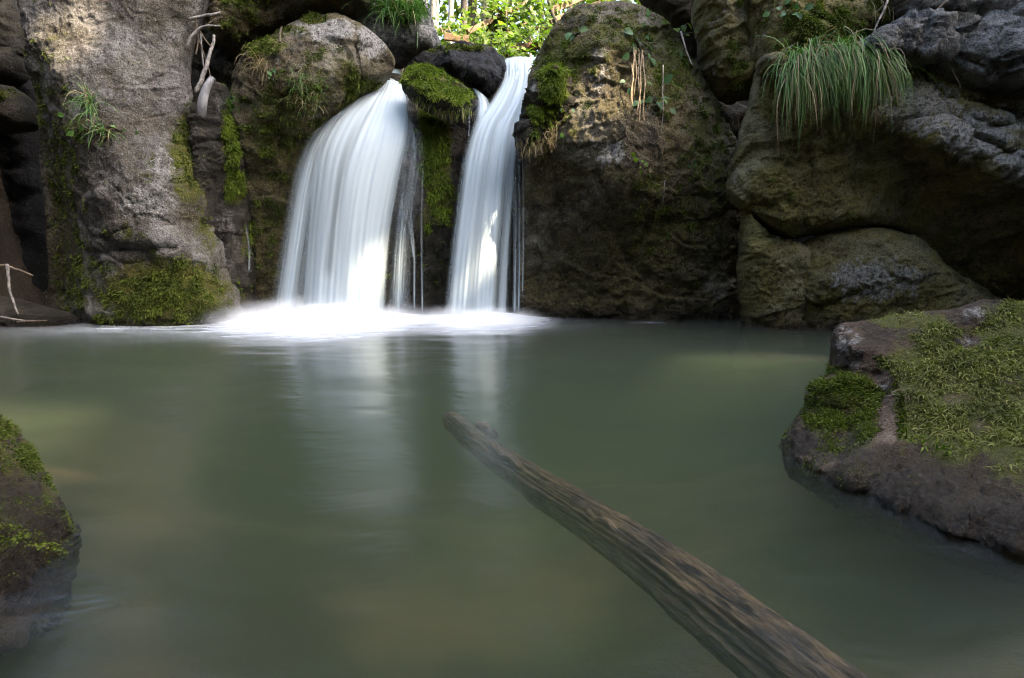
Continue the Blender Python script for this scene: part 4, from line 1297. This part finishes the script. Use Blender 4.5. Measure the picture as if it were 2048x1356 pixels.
log_piece('trunk', 0.0, -0.012, 0.0, LEN, 0.034, 0.067, 1, 0.22, 110)
log_piece('broken_branch', -0.030, 0.030, 0.30, 0.50, 0.013, 0.018, 2, 0.5, 24)
for k, (x_, y_, l_, r_) in enumerate([(0.030, 0.62, 0.26, 0.012), (0.026, 1.30, 0.20, 0.008), (-0.018, 1.52, 0.22, 0.008)]):
    if y_ + l_ < LEN:
        log_piece('bark_piece', x_, 0.030 + 0.010 * y_ - 9.0 * x_ * x_, y_, y_ + l_, r_, r_ * 0.8, 10 + k, 0.5, 24)

# ================================================================== FOREST BEHIND THE FALLS
M['bark_pale'] = wood_mat('pale_bark', (0.20, 0.18, 0.15), (0.48, 0.45, 0.40), (14, 14, 3), 0.9)
M['bark_dark'] = wood_mat('dark_bark', (0.05, 0.042, 0.033), (0.16, 0.14, 0.11), (14, 14, 3), 0.9)
M['leaf'] = leaf_mat('beech_leaves', (0.05, 0.085, 0.010), (0.14, 0.19, 0.022), 0.55)
M['leaf_lime'] = leaf_mat('lime_green_leaves', (0.06, 0.12, 0.010), (0.17, 0.24, 0.025), 0.55)


def crown_pts(n, r, h):
    """leaf positions in clumps through a crown's volume"""
    nc = 60
    cc = rng.normal(size=(nc, 3))
    cc = cc / np.linalg.norm(cc, axis=1)[:, None] * (rng.random((nc, 1)) ** 0.4)
    k = rng.integers(0, nc, n)
    q = cc[k] + rng.normal(size=(n, 3)) * 0.16
    return q * np.array([r, r, h * 0.5])


CROWNS = []
for k in range(3):
    V, Q, tone = leaf_quads(crown_pts(2600, 2.3, 7.0), 0.34)
    CROWNS.append(mesh_from('crown', V, [Q], {'tone': tone}, smooth_shade=False))
    CROWNS[-1].materials.append(M['leaf'])


def tree(label, x, y, r, mat, lean=(0, 0), h=13.0, crown=True, base=None, group='trees standing in the sunlit forest behind the falls'):
    z = float(gheight(x, y)) - 0.2 if base is None else base
    t = empty('tree', (x, y, z))
    tag(t, label, 'tree', group)
    m = 16
    tt = np.linspace(0, 1, m)
    pts = np.stack([lean[0] * tt * h + 0.06 * np.sin(tt * 9 + x), lean[1] * tt * h + 0.05 * np.sin(tt * 7 + y), tt * h], 1)
    parts = [tube(pts, r * (1 - 0.8 * tt) * (1 + 0.5 * np.exp(-tt * 18)), 12, 0.12, seed=x)]
    for k in range(7):
        i = 6 + k
        a = rng.random() * 6.28
        L = 1.6 - 0.12 * k
        d = np.array([math.cos(a), math.sin(a), 0.5])
        bp_ = np.array([pts[i] + d * L * f + np.array([0, 0, -0.25 * f * f]) for f in np.linspace(0, 1, 5)])
        parts.append(tube(bp_, r * 0.3 * (1 - 0.85 * np.linspace(0, 1, 5)), 6))
    Vv, q, t3 = join(parts)
    link('trunk', mesh_from('trunk', Vv, [q, t3]), mat, t)
    if crown:
        o = link('crown', random.choice(CROWNS), None, t)
        o.location = (lean[0] * h * 0.75, lean[1] * h * 0.75, h * 0.74)
        o.rotation_euler = (0, 0, rng.random() * 6)
    return t


def at_px(u, v, Y):
    p = P(u, v, Y)
    return p[0]


TR = [('thin white trunk leaning at the left end of the forest gap', 860, 13, 7, 'bark_pale', (-.03, 0)),
      ('bright sunlit white trunk beside the thin leaning white trunk', 873, 14, 17, 'bark_pale', (-.015, 0)),
      ('slim grey trunk right of the bright white trunk', 901, 12, 10, 'bark_pale', (0, 0)),
      ('dark brown trunk above the pale wooden rail board', 923, 12.5, 13, 'bark_dark', (.01, 0)),
      ('broad hazy grey trunk far behind the railing', 968, 19, 18, 'bark_pale', (0, 0)),
      ('thin pale sunlit trunk right of the railing stairs', 1055, 13, 5, 'bark_pale', (0, 0)),
      ('twin thin trunk close to the massive boulder top', 1096, 11, 5, 'bark_dark', (0, 0)),
      ('far slender trunk between the dark trunk and the hazy trunk', 945, 22, 8, 'bark_dark', (.01, 0)),
      ('far slender trunk in the middle of the forest gap', 1010, 21, 9, 'bark_pale', (-.01, 0)),
      ('far slender trunk near the right end of the forest gap', 1078, 20, 9, 'bark_dark', (.01, 0))]
for lab, u, Y, wpx, mt, ln in TR:
    tree(lab, at_px(u, 60, Y), Y, 1.15 * wpx / 2 * Y / F, M[mt], ln, h=12 + Y * 0.3)
# mossy leaning saplings by the boulder
for lab, pl, r0 in [('dark crooked sapling leaning out over the massive boulder', [(1122, 62, 8.6), (1108, 36, 8.6), (1098, 4, 8.6), (1090, -60, 8.7), (1080, -200, 8.9)], 0.03),
                    ('thin twig of a sapling beside the crooked one', [(1122, 50, 8.8), (1112, 24, 8.8), (1104, -10, 8.8), (1100, -90, 8.8)], 0.012),
                    ('grey sapling bending right beside the orange boards', [(1124, 40, 9.2), (1140, 18, 9.2), (1146, -20, 9.2), (1150, -160, 9.3)], 0.02)]:
    pts = curve_pts([P(*q) for q in pl], 20)
    Vv, q, t3 = tube(pts, np.linspace(r0, r0 * 0.5, 20), 8, 0.15)
    o = empty('tree', pts[0])
    tag(o, lab, 'sapling', 'saplings at the upper lip')
    link('trunk', mesh_from('trunk', Vv - pts[0], [q, t3]), M['bark_dark'], o)
    lc = pts[8:][rng.integers(0, 12, 60)] + rng.normal(size=(60, 3)) * 0.25
    V, Q, tone = leaf_quads(lc - pts[0], 0.09)
    link('crown', mesh_from('crown', V, [Q], {'tone': tone}, smooth_shade=False), M['leaf_lime'], o)
# mossy stump
pts = np.array([P(992, 92, 9.0), P(991, 70, 9.0), P(989, 50, 9.0), P(988, 34, 9.0)])
Vv, q, t3 = tube(curve_pts(pts, 14), np.linspace(0.10, 0.075, 14), 14, 0.25)
st = empty('tree_stump', pts[0])
tag(st, 'mossy upright stump in the forest behind the black wedged rock', 'stump')
link('trunk', mesh_from('trunk', Vv - pts[0], [q, t3]), M['bark_dark'], st)
n = 1500
a = rng.random(n) * 6.28
hh = 0.1 + rng.random(n) * 0.32
dirs = np.stack([np.cos(a), np.sin(a), np.full(n, 0.2)], 1)
rt = dirs * 0.085
rt[:, 2] = hh
V, Q, tone = blades(rt, dirs, np.full(n, 0.05), np.full(n, 0.02), np.full(n, 1.0), 2)
o = link('moss', mesh_from('moss', V, [Q], {'tone': tone}), M['moss'], st)
o['kind'] = 'stuff'

# wider forest beyond and beside (lights the water's reflections)
k = 0
for i in range(46):
    x, y = rng.uniform(-16, 16), rng.uniform(15, 42)
    tree('slender beech of the wood beyond the falls', x, y, rng.uniform(0.08, 0.16), M['bark_pale' if i % 3 else 'bark_dark'], (rng.normal() * .02, 0), h=rng.uniform(12, 17), group='beeches of the wood beyond the falls')

for i, (x, y) in enumerate([(-6.5, -5.5), (-3.5, -7.5), (-0.5, -8.5), (2.5, -8), (5.5, -7.5), (-9, 5), (-8, 8.5), (-10, -6), (-5, -11), (0.5, -12), (5, -11.5), (8.5, -9), (-11, 11)]):  # trees added out of view to block low sky around the camera
    tree('unseen beech added behind or beside the viewer to block low sky', x, y, rng.uniform(0.09, 0.16), M['bark_dark'], (rng.normal() * .02, 0), h=rng.uniform(7, 10), group='added beeches blocking sky around the viewer')

# background foliage wall: far leaves that read as one mass
n = 15000
y = rng.uniform(14, 30, n)
x = rng.uniform(-0.36, 0.30, n) * y
z = 0.6 + y * rng.uniform(0.24, 0.62, n)
cl = fbm(np.stack([x * 0.9, y * 0.5, z * 0.9], 1), 3)
kp = cl > -0.22
cpts = np.stack([x, y, z], 1)[kp]
V, Q, tone = leaf_quads(cpts, 0.16 + 0.004 * cpts[:, 1], np.tile(np.array([[0.4, -0.5, 0.6]]), (len(cpts), 1)), 0.8)
tag(link('forest_foliage', mesh_from('forest_foliage', V, [Q], {'tone': tone}, smooth_shade=False), M['leaf']), 'sunlit leaves filling the wood beyond the railing', 'foliage', None, 'stuff')

# shrubs at the lip
SHR = [('leafy bright green bush left of the pale wooden board', 905, 62, 8.9, .5, .16, 160), ('lime green leafy bush in front of the mossy stump', 1010, 78, 8.4, .5, .2, 260), ('tall leafy bush right of the stump', 1040, 40, 9.0, .45, .34, 300),
       ('low leafy plants above the right waterfall lip', 1010, 104, 7.9, .42, .1, 200), ('leafy bush against the massive boulder top edge', 1090, 72, 8.2, .36, .2, 220), ('leaf spray at the top right of the forest gap', 1090, 12, 8.8, .4, .22, 160), ('leafy bush behind the stump on its left', 955, 70, 9.4, .45, .2, 180), ('small sunlit bush at the top middle of the forest gap', 1010, 8, 10, .5, .25, 160)]
for lab, u, v, Y, rx, rz, n in SHR:
    n = int(n * 0.8)
    rx, rz = rx * 0.8, rz * 0.8
    c = P(u, v, Y)
    o = empty('shrub', c + np.array([0, 0, -rz]))
    tag(o, lab, 'shrub', 'leafy bushes at the upper lip')
    q = rng.normal(size=(n, 3)) * np.array([rx * 0.5, 0.22, rz * 0.55])
    V, Q, tone = leaf_quads(q + np.array([0, 0, rz]), 0.085, np.tile(np.array([[0.3, -0.6, 0.9]]), (n, 1)), 0.5, 0.7)
    lf = link('foliage', mesh_from('foliage', V, [Q], {'tone': tone}, smooth_shade=False), M['leaf_lime'], o)
    lf['kind'] = 'stuff'
    parts = []
    for j in range(9):
        e = q[j] + np.array([0, 0, rz])
        b0 = np.array([rng.normal() * .05, rng.normal() * .03, -0.25])
        pts = np.array([b0, b0 * .5 + e * .5 + np.array([0, 0, .04]), e])
        parts.append(tube(curve_pts(pts, 6), np.linspace(.008, .003, 6), 5))
    Vv, qq, t3 = join(parts)
    link('stem', mesh_from('stem', Vv, [qq, t3]), M['bark_dark'], o)

# ---- wooden railing of the footpath
M['wood'] = wood_mat('orange_pine_board', (0.16, 0.095, 0.045), (0.30, 0.19, 0.095), (3, 25, 25), 0.7)
rail = empty('wooden_railing', P(930, 95, 9.6))
tag(rail, 'orange wooden handrail of stairs climbing behind the stump', 'railing')
ro = np.array(rail.location)


def board(name, p0, p1, w, h, parent, origin, mat='wood'):
    Vv, q, t3 = box(p0 - origin, p1 - origin, w, h)
    return link(name, mesh_from(name, Vv, [q, t3], smooth_shade=False), M[mat], parent)


board('handrail', P(935, 64, 8.7), P(1062, 2, 9.3), 0.05, 0.065, rail, ro)
board('rail', P(945, 100, 8.9), P(1070, 34, 9.5), 0.04, 0.05, rail, ro)
for u, v, Y in [(946, 60, 8.65), (1052, 10, 9.2)]:
    a = P(u, v, Y) + np.array([0, .06, .05])
    board('post', a + np.array([0, 0, -1.0]), a, 0.09, 0.09, rail, ro)
rail2 = empty('wooden_railing', P(890, 90, 9.4))
tag(rail2, 'short pale wooden barrier board above the black wedged rock', 'railing')
ro = np.array(rail2.location)
board('rail', P(889, 73, 8.5), P(938, 79, 8.5), 0.05, 0.085, rail2, ro)
for u in (889, 935):
    a = P(u, 68 if u < 900 else 76, 8.57)
    board('post', a + np.array([0, 0, -.6]), a, 0.10, 0.10, rail2, ro)
board('handrail', P(880, 62, 9.9), P(906, 48, 10.3), 0.06, 0.07, rail2, ro)
rail3 = empty('wooden_railing', P(1130, 30, 9.3))
tag(rail3, 'orange wooden boards rising above the massive boulder top', 'railing')
ro = np.array(rail3.location)
board('rail', P(1100, 22, 8.6), P(1200, -20, 9.0), 0.04, 0.075, rail3, ro)
board('rail', P(1100, 42, 8.6), P(1200, 6, 9.0), 0.04, 0.06, rail3, ro)
for u, v in ((1148, -10), (1236, -40)):
    a = P(u, v, 9.0)
    board('post', a + np.array([0, 0, -.7]), a, 0.11, 0.11, rail3, ro)
# brown fallen logs behind the right lip
for lab, a, b, r in [('reddish brown fallen log above the right waterfall lip', P(1010, 106, 8.1), P(1078, 88, 8.2), .06), ('thin brown fallen branch in the undergrowth by the boulder', P(1060, 62, 8.7), P(1120, 58, 8.6), .03)]:
    pts = np.array([a + (b - a) * t + np.array([0, 0, .02 * math.sin(t * 5)]) for t in np.linspace(0, 1, 14)])
    Vv, q, t3 = tube(pts, np.linspace(r, r * .7, 14), 12, 0.2)
    tag(link('fallen_log', mesh_from('fallen_log', Vv - pts[0], [q, t3]), wood_mat('rotten_wood', (0.06, 0.025, 0.012), (0.18, 0.075, 0.035)), None, pts[0]), lab, 'log')

# ---- unseen added trees: crowns laid along sun rays, gaps cut for sun patches
holes = []


def hole(u, v, Y, rpx):
    p = P(u, v, Y)
    holes.append((p, rpx * Y / F))


for u, v, r in [(96, 45, 10), (108, 78, 24), (124, 112, 30), (140, 142, 16)]:
    hole(u, v, 5.75, r)
for u, v, r in [(742, 545, 6), (740, 575, 18), (738, 602, 10), (1034, 340, 10), (1020, 385, 3), (1026, 430, 4), (950, 570, 1), (1028, 500, 3)]:
    hole(u, v, 6.0, r)
for (x_, y_, r_) in [(1.15, 3.8, .10), (1.35, 3.82, .12), (1.55, 3.82, .12), (1.75, 3.8, .10), (-1.75, 2.5, .10), (-1.95, 2.5, .12)]:
    holes.append((np.array([x_, y_, 0.0]), r_))
tg = np.stack([rng.uniform(-5.2, 5.5, 30000), rng.uniform(-2.0, 7.3, 30000), rng.uniform(-.2, 3.4, 30000)], 1)
tg = tg[np.abs(tg[:, 0]) < 0.85 * np.clip(tg[:, 1], 0, 9) + 0.5]
tg2 = np.stack([rng.uniform(1.3, 4.5, 4500), rng.uniform(7.0, 9.6, 4500), rng.uniform(1.4, 4.2, 4500)], 1)
tg = np.concatenate([tg, tg2])
hz = rng.uniform(14.0, 18.0, len(tg))
cp = tg + SUN_DIR * ((hz - tg[:, 2]) / SUN_DIR[2])[:, None]
keep = np.ones(len(cp), bool)
for p, r in holes:
    w = cp - p
    tproj = w @ SUN_DIR
    dist = np.linalg.norm(w - tproj[:, None] * SUN_DIR, axis=1)
    keep &= dist > r + 0.20
cp = cp[keep]
spots = [(13.5, -2.0), (11.5, 0.5), (15.0, -5.0), (12.0, -5.5)]
ks = np.argmin(np.stack([(cp[:, 0] - a - 0.0) ** 2 + (cp[:, 1] - b) ** 2 for a, b in spots], 1), axis=1)
for i, (x, y) in enumerate(spots):
    t = tree(['leaning', 'tall', 'old', 'young'][i] + ' beech added outside the frame, its crown shaped to block the sun', x, y, 0.2, M['bark_dark'], (-.05, 0), h=11, crown=False, group='added beeches blocking sun over the gorge')
    q = cp[ks == i]
    V, Q, tone = leaf_quads(q - np.array(t.location), 0.36, np.tile(SUN_DIR[None], (len(q), 1)), 0.45, 0.9)
    link('crown', mesh_from('crown', V, [Q], {'tone': tone}, smooth_shade=False), M['leaf'], t)

# ================================================================== PLANTS ON THE ROCKS
M['grass'] = leaf_mat('long_green_grass', (0.03, 0.085, 0.016), (0.12, 0.24, 0.055), 0.3)
M['dry'] = leaf_mat('dry_straw', (0.10, 0.075, 0.035), (0.30, 0.24, 0.13), 0.2)
M['plant'] = leaf_mat('dark_green_plant_leaves', (0.03, 0.08, 0.03), (0.09, 0.18, 0.07), 0.3)


def grass(label, roots, d0, length, width, droop, n, mat='grass', dry=0.0, segs=5, spread=0.4, jit=0.02, cat='grass clump', group=None):
    roots = np.asarray(roots)
    o = empty('grass_clump', roots.mean(0))
    tag(o, label, cat, group)

    def make(nn, name, mt, lmul):
        k = rng.random(nn) * (len(roots) - 1)
        i = k.astype(int)
        f = (k - i)[:, None]
        rt = roots[i] * (1 - f) + roots[np.minimum(i + 1, len(roots) - 1)] * f + rng.normal(size=(nn, 3)) * jit
        d = np.array(d0)[None] + rng.normal(size=(nn, 3)) * spread
        d /= np.linalg.norm(d, axis=1)[:, None]
        L = length * lmul * (0.3 + 0.95 * rng.random(nn) ** 1.2)
        V, Q, tone = blades(rt - np.array(o.location), d, L, np.full(nn, width), droop * (0.6 + 0.8 * rng.random(nn)), segs, 0.085)
        b_ = link(name, mesh_from(name, V, [Q], {'tone': tone}), M[mt], o)
        b_['kind'] = 'stuff'
    make(n, 'blades', mat, 1.0)
    if dry:
        make(int(n * dry), 'dry_blades', 'dry', 1.05)
    return o


hr = [on_rock('overhang', u, v)[0] + np.array([0, -.03, .02]) for u, v in [(1560, 178), (1574, 154), (1600, 138), (1640, 128), (1678, 124), (1706, 126), (1730, 140), (1742, 156)]]
fy = min(h[1] for h in hr)
hr = [np.array([h[0], min(h[1], fy + 0.12), h[2]]) for h in hr]
grass('long green grass curtain hanging from the right cliff ledge', hr, (0, -.42, .30), 0.60, 0.009, 4.4, 900, dry=0.30, spread=.20, segs=9, jit=.03, cat='hanging grass')
gr = [on_rock('grassrock', u, v)[0] for u, v in [(752, 10), (780, 22), (800, 35), (815, 30)]]
grass('blue green grass tuft drooping from the pale rock at the top', gr, (.1, -.5, .6), 0.42, 0.010, 1.9, 260, dry=.1, spread=.4, jit=.05)
gr = [on_rock('grassrock', u, v)[0] for u, v in [(830, 20), (845, 35)]]
grass('short grass tuft on the right shoulder of the pale rock', gr, (.1, -.5, .7), 0.25, 0.009, 1.6, 110, spread=.4, jit=.04)
gr = [on_rock('left', u, v)[0] for u, v in [(172, 185), (180, 205), (186, 225)]]
grass('thin wispy grass growing out of the left slab', gr, (.1, -.6, .3), 0.30, 0.007, 2.0, 60, dry=.5, spread=.5, jit=.02)
gr = [on_rock('left', u, v)[0] for u, v in [(185, 255), (205, 262), (225, 270)]]
grass('small straggly weeds under the wispy grass on the left slab', gr, (.2, -.5, .0), 0.22, 0.008, 1.6, 45, dry=.6, spread=.6, jit=.02)
gr = [on_rock('centre', u, v)[0] for u, v in [(596, 150), (608, 170), (620, 190), (630, 215)]]
grass('green grass straggling down the middle of the limestone boulder', gr, (.1, -.6, .3), 0.20, 0.006, 2.2, 110, dry=1.2, spread=.5, jit=.05)
gr = [on_rock('centre', u, v)[0] for u, v in [(505, 120), (520, 128), (535, 130)]]
grass('dry straw hanging from the left shoulder of the limestone boulder', gr, (.0, -.6, .1), 0.26, 0.006, 2.4, 90, mat='dry', spread=.4, jit=.03)
gr = [on_rock('rib', u, v)[0] for u, v in [(462, 195), (468, 215)]]
grass('small bright grass tuft at the top of the wet rib', gr, (.2, -.6, .3), 0.14, 0.008, 1.6, 60, spread=.5, jit=.02)
gr = [on_rock('wedge', u, v)[0] for u, v in [(830, 196), (860, 212), (890, 226), (925, 226), (940, 220)]]
grass('fringe of drooping moss strands under the mossy wedge rock', gr, (0, -.5, -.4), 0.10, 0.007, 2.0, 160, mat='moss_bright', dry=.4, spread=.2, jit=.02, cat='moss fringe')
gr = [on_rock('cushion', u, v)[0] for u, v in [(1040, 285), (1065, 292), (1090, 280), (1110, 255)]]
grass('ragged root fringe under the mossy tufa cushion', gr, (0, -.4, -.5), 0.12, 0.007, 2.0, 200, mat='dry', spread=.25, jit=.03, cat='root fringe')
gr = [np.array(P(u, v, 5.35)) for u, v in [(1750, -10), (1800, -5), (1880, -8), (1930, 0)]]
grass('dry roots and straw dangling over the top right slab', gr, (0, -.3, -.5), 0.24, 0.006, 1.2, 90, mat='dry', spread=.5, jit=.04, cat='roots')
gr = [on_rock('fore', u, v)[0] for u, v in [(1800, 870), (1840, 880), (1900, 910)]]
grass('small fern like green sprigs low on the mossy foreground rock', gr, (-.4, -.5, .3), 0.045, 0.006, 1.2, 70, mat='moss_bright', spread=.6, jit=.012, segs=3, cat='sprigs')


def leafy(label, key, u, v, n, size, spread_, mat='plant', cat='plant', droop=.0):
    p, nn = on_rock(key, u, v)
    o = empty('leafy_plant', p)
    tag(o, label, cat, None)
    stems = []
    for j in range(n):
        e = nn * spread_ * (.5 + .5 * rng.random()) + rng.normal(size=3) * spread_ * np.array([.8, .35, .6]) + np.array([0, 0, -droop])
        pts = np.array([[0, 0, 0], e * .5 + np.array([0, 0, spread_ * .15]), e])
        stems.append(tube(curve_pts(pts, 6), np.linspace(.004, .002, 6), 5))
        a = e + rng.normal(size=3) * .01
        # one pointed leaf, eight facets with a folded midrib
        d = a / (np.linalg.norm(a) + 1e-9) + rng.normal(size=3) * .4 + np.array([0, 0, -.3])
        d /= np.linalg.norm(d)
        sd = np.cross(d, nn + rng.normal(size=3) * .3)
        sd /= np.linalg.norm(sd)
        up = np.cross(sd, d)
        if up @ nn < 0:
            up = -up
        L = size * (.7 + .6 * rng.random())
        w = [0.0, .30, .36, .22, 0.0]
        Vv = []
        for q, tq in zip(w, [0, .25, .5, .78, 1.0]):
            cpt = a + d * L * tq - up * L * .25 * tq * tq
            Vv += [cpt - sd * L * q + up * L * q * .3, cpt, cpt + sd * L * q + up * L * q * .3]
        Vv = np.array(Vv)
        qd = [[r * 3 + c_, r * 3 + c_ + 1, r * 3 + c_ + 4, r * 3 + c_ + 3] for r in range(4) for c_ in range(2)]
        link('leaf', mesh_from('leaf', Vv, [np.array(qd)], {'tone': np.full(15, rng.random())}), M[mat], o)
    Vv, q, t3 = join(stems)
    link('stem', mesh_from('stem', Vv, [q, t3]), M['bark_dark'], o)
    return o


leafy('dark green leafy plant below the hanging ivy roots on the massive boulder', 'bigright', 1308, 200, 9, .085, .07)
iv = leafy('small ivy clump with roots dangling down the massive boulder face', 'bigright', 1275, 85, 16, .07, .13, cat='ivy', droop=.02)
ip = np.array(iv.location)
for (u0, v0, v1, w) in [(1268, 95, 215, 0), (1276, 98, 248, 1), (1282, 100, 232, 2), (1272, 100, 190, 3), (1287, 110, 240, 4), (1264, 130, 210, 5)]:
    a, _ = on_rock('bigright', u0, v0)
    b_, _ = on_rock('bigright', u0 + rng.normal() * 3, v1)
    fy = min(a[1], b_[1])
    pts = np.array([a + (b_ - a) * t + np.array([.006 * math.sin(t * 9 + w), -.035 - .03 * math.sin(t * 3.1), 0]) for t in np.linspace(0, 1, 24)])
    Vv, q, t3 = tube(pts - ip, np.linspace(.007, .004, 24), 6, .2, seed=w)
    link('root', mesh_from('root', Vv, [q, t3]), M['dry_root'] if 'dry_root' in M else M.setdefault('dry_root', wood_mat('pale_root', (0.16, 0.11, 0.06), (0.36, 0.27, 0.16), (40, 40, 6))), iv)
leafy('pale leaf sprig on the left of the massive boulder crown', 'bigright', 1152, 66, 3, .07, .04)
leafy('bright small leaves under the pale patch of the massive boulder', 'bigright', 1285, 325, 6, .045, .05, mat='leaf_lime')
leafy('two little leaves low right on the massive boulder face', 'bigright', 1380, 325, 3, .04, .04)
leafy('single leaf under the ivy on the massive boulder', 'bigright', 1260, 172, 2, .055, .03)
leafy('pale green rosette on the left side of the limestone boulder', 'centre', 546, 160, 5, .05, .03)
leafy('fern sprig on the left slab under the weeds', 'left', 176, 262, 6, .05, .07, mat='grass')
leafy('tiny fern leaves right of the weeds on the left slab', 'left', 240, 258, 4, .04, .05, mat='grass')
leafy('bluish leaf sprig on the mossy ledge of the right cliff', 'mossledge', 1598, 30, 6, .06, .06)
leafy('small leaf sprig at the upper left of the mossy ledge', 'mossledge', 1556, 14, 5, .05, .05)
leafy('green leaves beside the dark gap right of the massive boulder crown', 'bigright', 1352, 72, 9, .07, .1, mat='leaf_lime')
for (u, v, r) in [(1124, 214, 0), (1140, 252, 1), (1128, 290, 2)]:
    leafy(['upper', 'middle', 'lowest'][r] + ' green leaf beside the mossy tufa cushion', 'cushion' if r < 2 else 'bigright', u, v, 3, .05, .04)

# ---- driftwood
M['drift'] = wood_mat('bleached_driftwood', (0.09, 0.082, 0.075), (0.29, 0.27, 0.25), (25, 25, 25), 0.8)
M['twig'] = wood_mat('brown_twig', (0.06, 0.045, 0.03), (0.18, 0.14, 0.10), (25, 25, 25), 0.85)
STK = [('long bleached stick leaning against the left slab', [(392, 186, 5.85), (410, 140, 5.9), (420, 100, 5.95), (428, 70, 6.0)], .020, 'drift'),
       ('curved bleached stick at the top of the driftwood heap', [(374, 94, 5.9), (384, 72, 5.9), (402, 54, 5.92), (440, 52, 5.95)], .014, 'drift'),
       ('short bleached branch lying over the top of the heap', [(380, 40, 5.95), (405, 32, 5.95), (424, 30, 5.95), (442, 26, 6.0)], .016, 'drift'),
       ('thin straight twig behind the long bleached stick', [(402, 68, 5.98), (405, 110, 5.96), (408, 148, 5.95)], .009, 'drift'),
       ('dark thin twig crossing the driftwood heap', [(392, 30, 5.95), (396, 70, 5.95), (418, 140, 5.98), (422, 160, 5.98)], .007, 'twig'),
       ('short twig sticking up from the driftwood heap', [(392, 108, 5.93), (396, 80, 5.95), (390, 40, 5.98)], .007, 'twig'),
       ('fine twig lying across the driftwood heap', [(400, 62, 5.93), (412, 82, 5.93), (424, 96, 5.95)], .006, 'twig'),
       ('slanting twig at the top right of the heap', [(412, 50, 5.95), (428, 40, 5.95), (444, 34, 5.97)], .007, 'twig'),
       ('grey peeled branch standing in the far left corner', [(16, 528, 5.5), (17, 560, 5.48), (24, 595, 5.45), (37, 628, 5.42)], .014, 'drift'),
       ('brown branch slanting across the far left corner', [(-30, 532, 5.55), (10, 532, 5.55), (36, 540, 5.52), (64, 551, 5.5)], .013, 'twig'),
       ('pale reed stick lying at the waterline of the far left corner', [(-20, 630, 5.35), (20, 638, 5.35), (54, 642, 5.35)], .010, 'drift'),
       ('thin orange brown stick floating at the far left waterline', [(34, 645, 5.3), (60, 643, 5.3), (94, 641, 5.3)], .008, 'twig'),
       ('broken stub standing on the limestone boulder crown', [(559, 84, 5.98), (560, 68, 5.99), (563, 54, 6.0)], .013, 'twig'),
       ('thin bare branch in the dark gap right of the massive boulder', [(1362, 64, 5.8), (1370, 92, 5.75), (1376, 112, 5.75), (1385, 130, 5.72)], .008, 'drift'),
       ('grey bare branch hanging over the top right slab', [(1776, 0, 5.15), (1765, 26, 5.12), (1752, 54, 5.1), (1744, 78, 5.1)], .008, 'drift'),
       ('fine forked root over the top right slab edge', [(1905, -4, 5.05), (1880, 12, 5.05), (1862, 30, 5.05), (1848, 45, 5.05)], .007, 'twig'),
       ('long thin root trailing down the blue grey slab', [(1866, 24, 5.1), (1876, 60, 5.08), (1892, 110, 5.06), (1926, 184, 5.05)], .0035, 'twig'),
       ('root strand hanging beside the ivy on the massive boulder', [(1326, 130, 5.48), (1325, 180, 5.46), (1326, 225, 5.45), (1322, 270, 5.46)], .005, 'drift'),
       ('short pale root low on the massive boulder', [(1330, 360, 5.45), (1328, 385, 5.45), (1325, 408, 5.48)], .004, 'drift')]
for i, (lab, pl, r, mt) in enumerate(STK):
    pts = curve_pts([P(*q) for q in pl], 22)
    pts += np.stack([gnoise(pts * 9 + i), 0 * pts[:, 0], gnoise(pts * 9 + i + 50)], 1) * r * 0.8
    Vv, q, t3 = tube(pts, np.linspace(r, r * .55, 22), 8, .2, seed=i)
    tag(link('stick', mesh_from('stick', Vv - pts[0], [q, t3]), M[mt], None, pts[0]), lab, 'stick', 'driftwood sticks and roots')
# blue grey broken log end wedged above the wet rib
dl = NT('grey_wood')
co = dl.coords(scale=(18, 18, 4))
nn_ = dl.noise(co, 1, 6, .65, .5)
zz = dl.n('ShaderNodeSeparateXYZ')
dl.l(dl.coords(), zz.inputs[0])
c = dl.mix(dl.ramp(nn_, .35, .65), (.06, .06, .065), (.30, .30, .31))
c = dl.mix(dl.ramp(dl.math('ADD', zz.outputs[2], dl.math('MULTIPLY', nn_, .2)), .24, .06), c, (.02, .018, .016))  # darker towards the bottom
b = dl.n('ShaderNodeBsdfPrincipled')
dl.l(c, b.inputs['Base Color'])
b.inputs['Roughness'].default_value = .45
dl.l(b.outputs[0], dl.out.inputs[0])
pts = curve_pts([P(402, 236, 5.85), (P(405, 205, 5.82)), P(413, 175, 5.82), P(426, 156, 5.85)], 26)
Vv, q, t3 = tube(pts, np.linspace(.042, .030, 26), 18, .14, seed=3)
tag(link('driftwood_log', mesh_from('driftwood_log', Vv - pts[0], [q, t3]), dl.m, None, pts[0]), 'short broken grey log jammed above the wet rib', 'log')
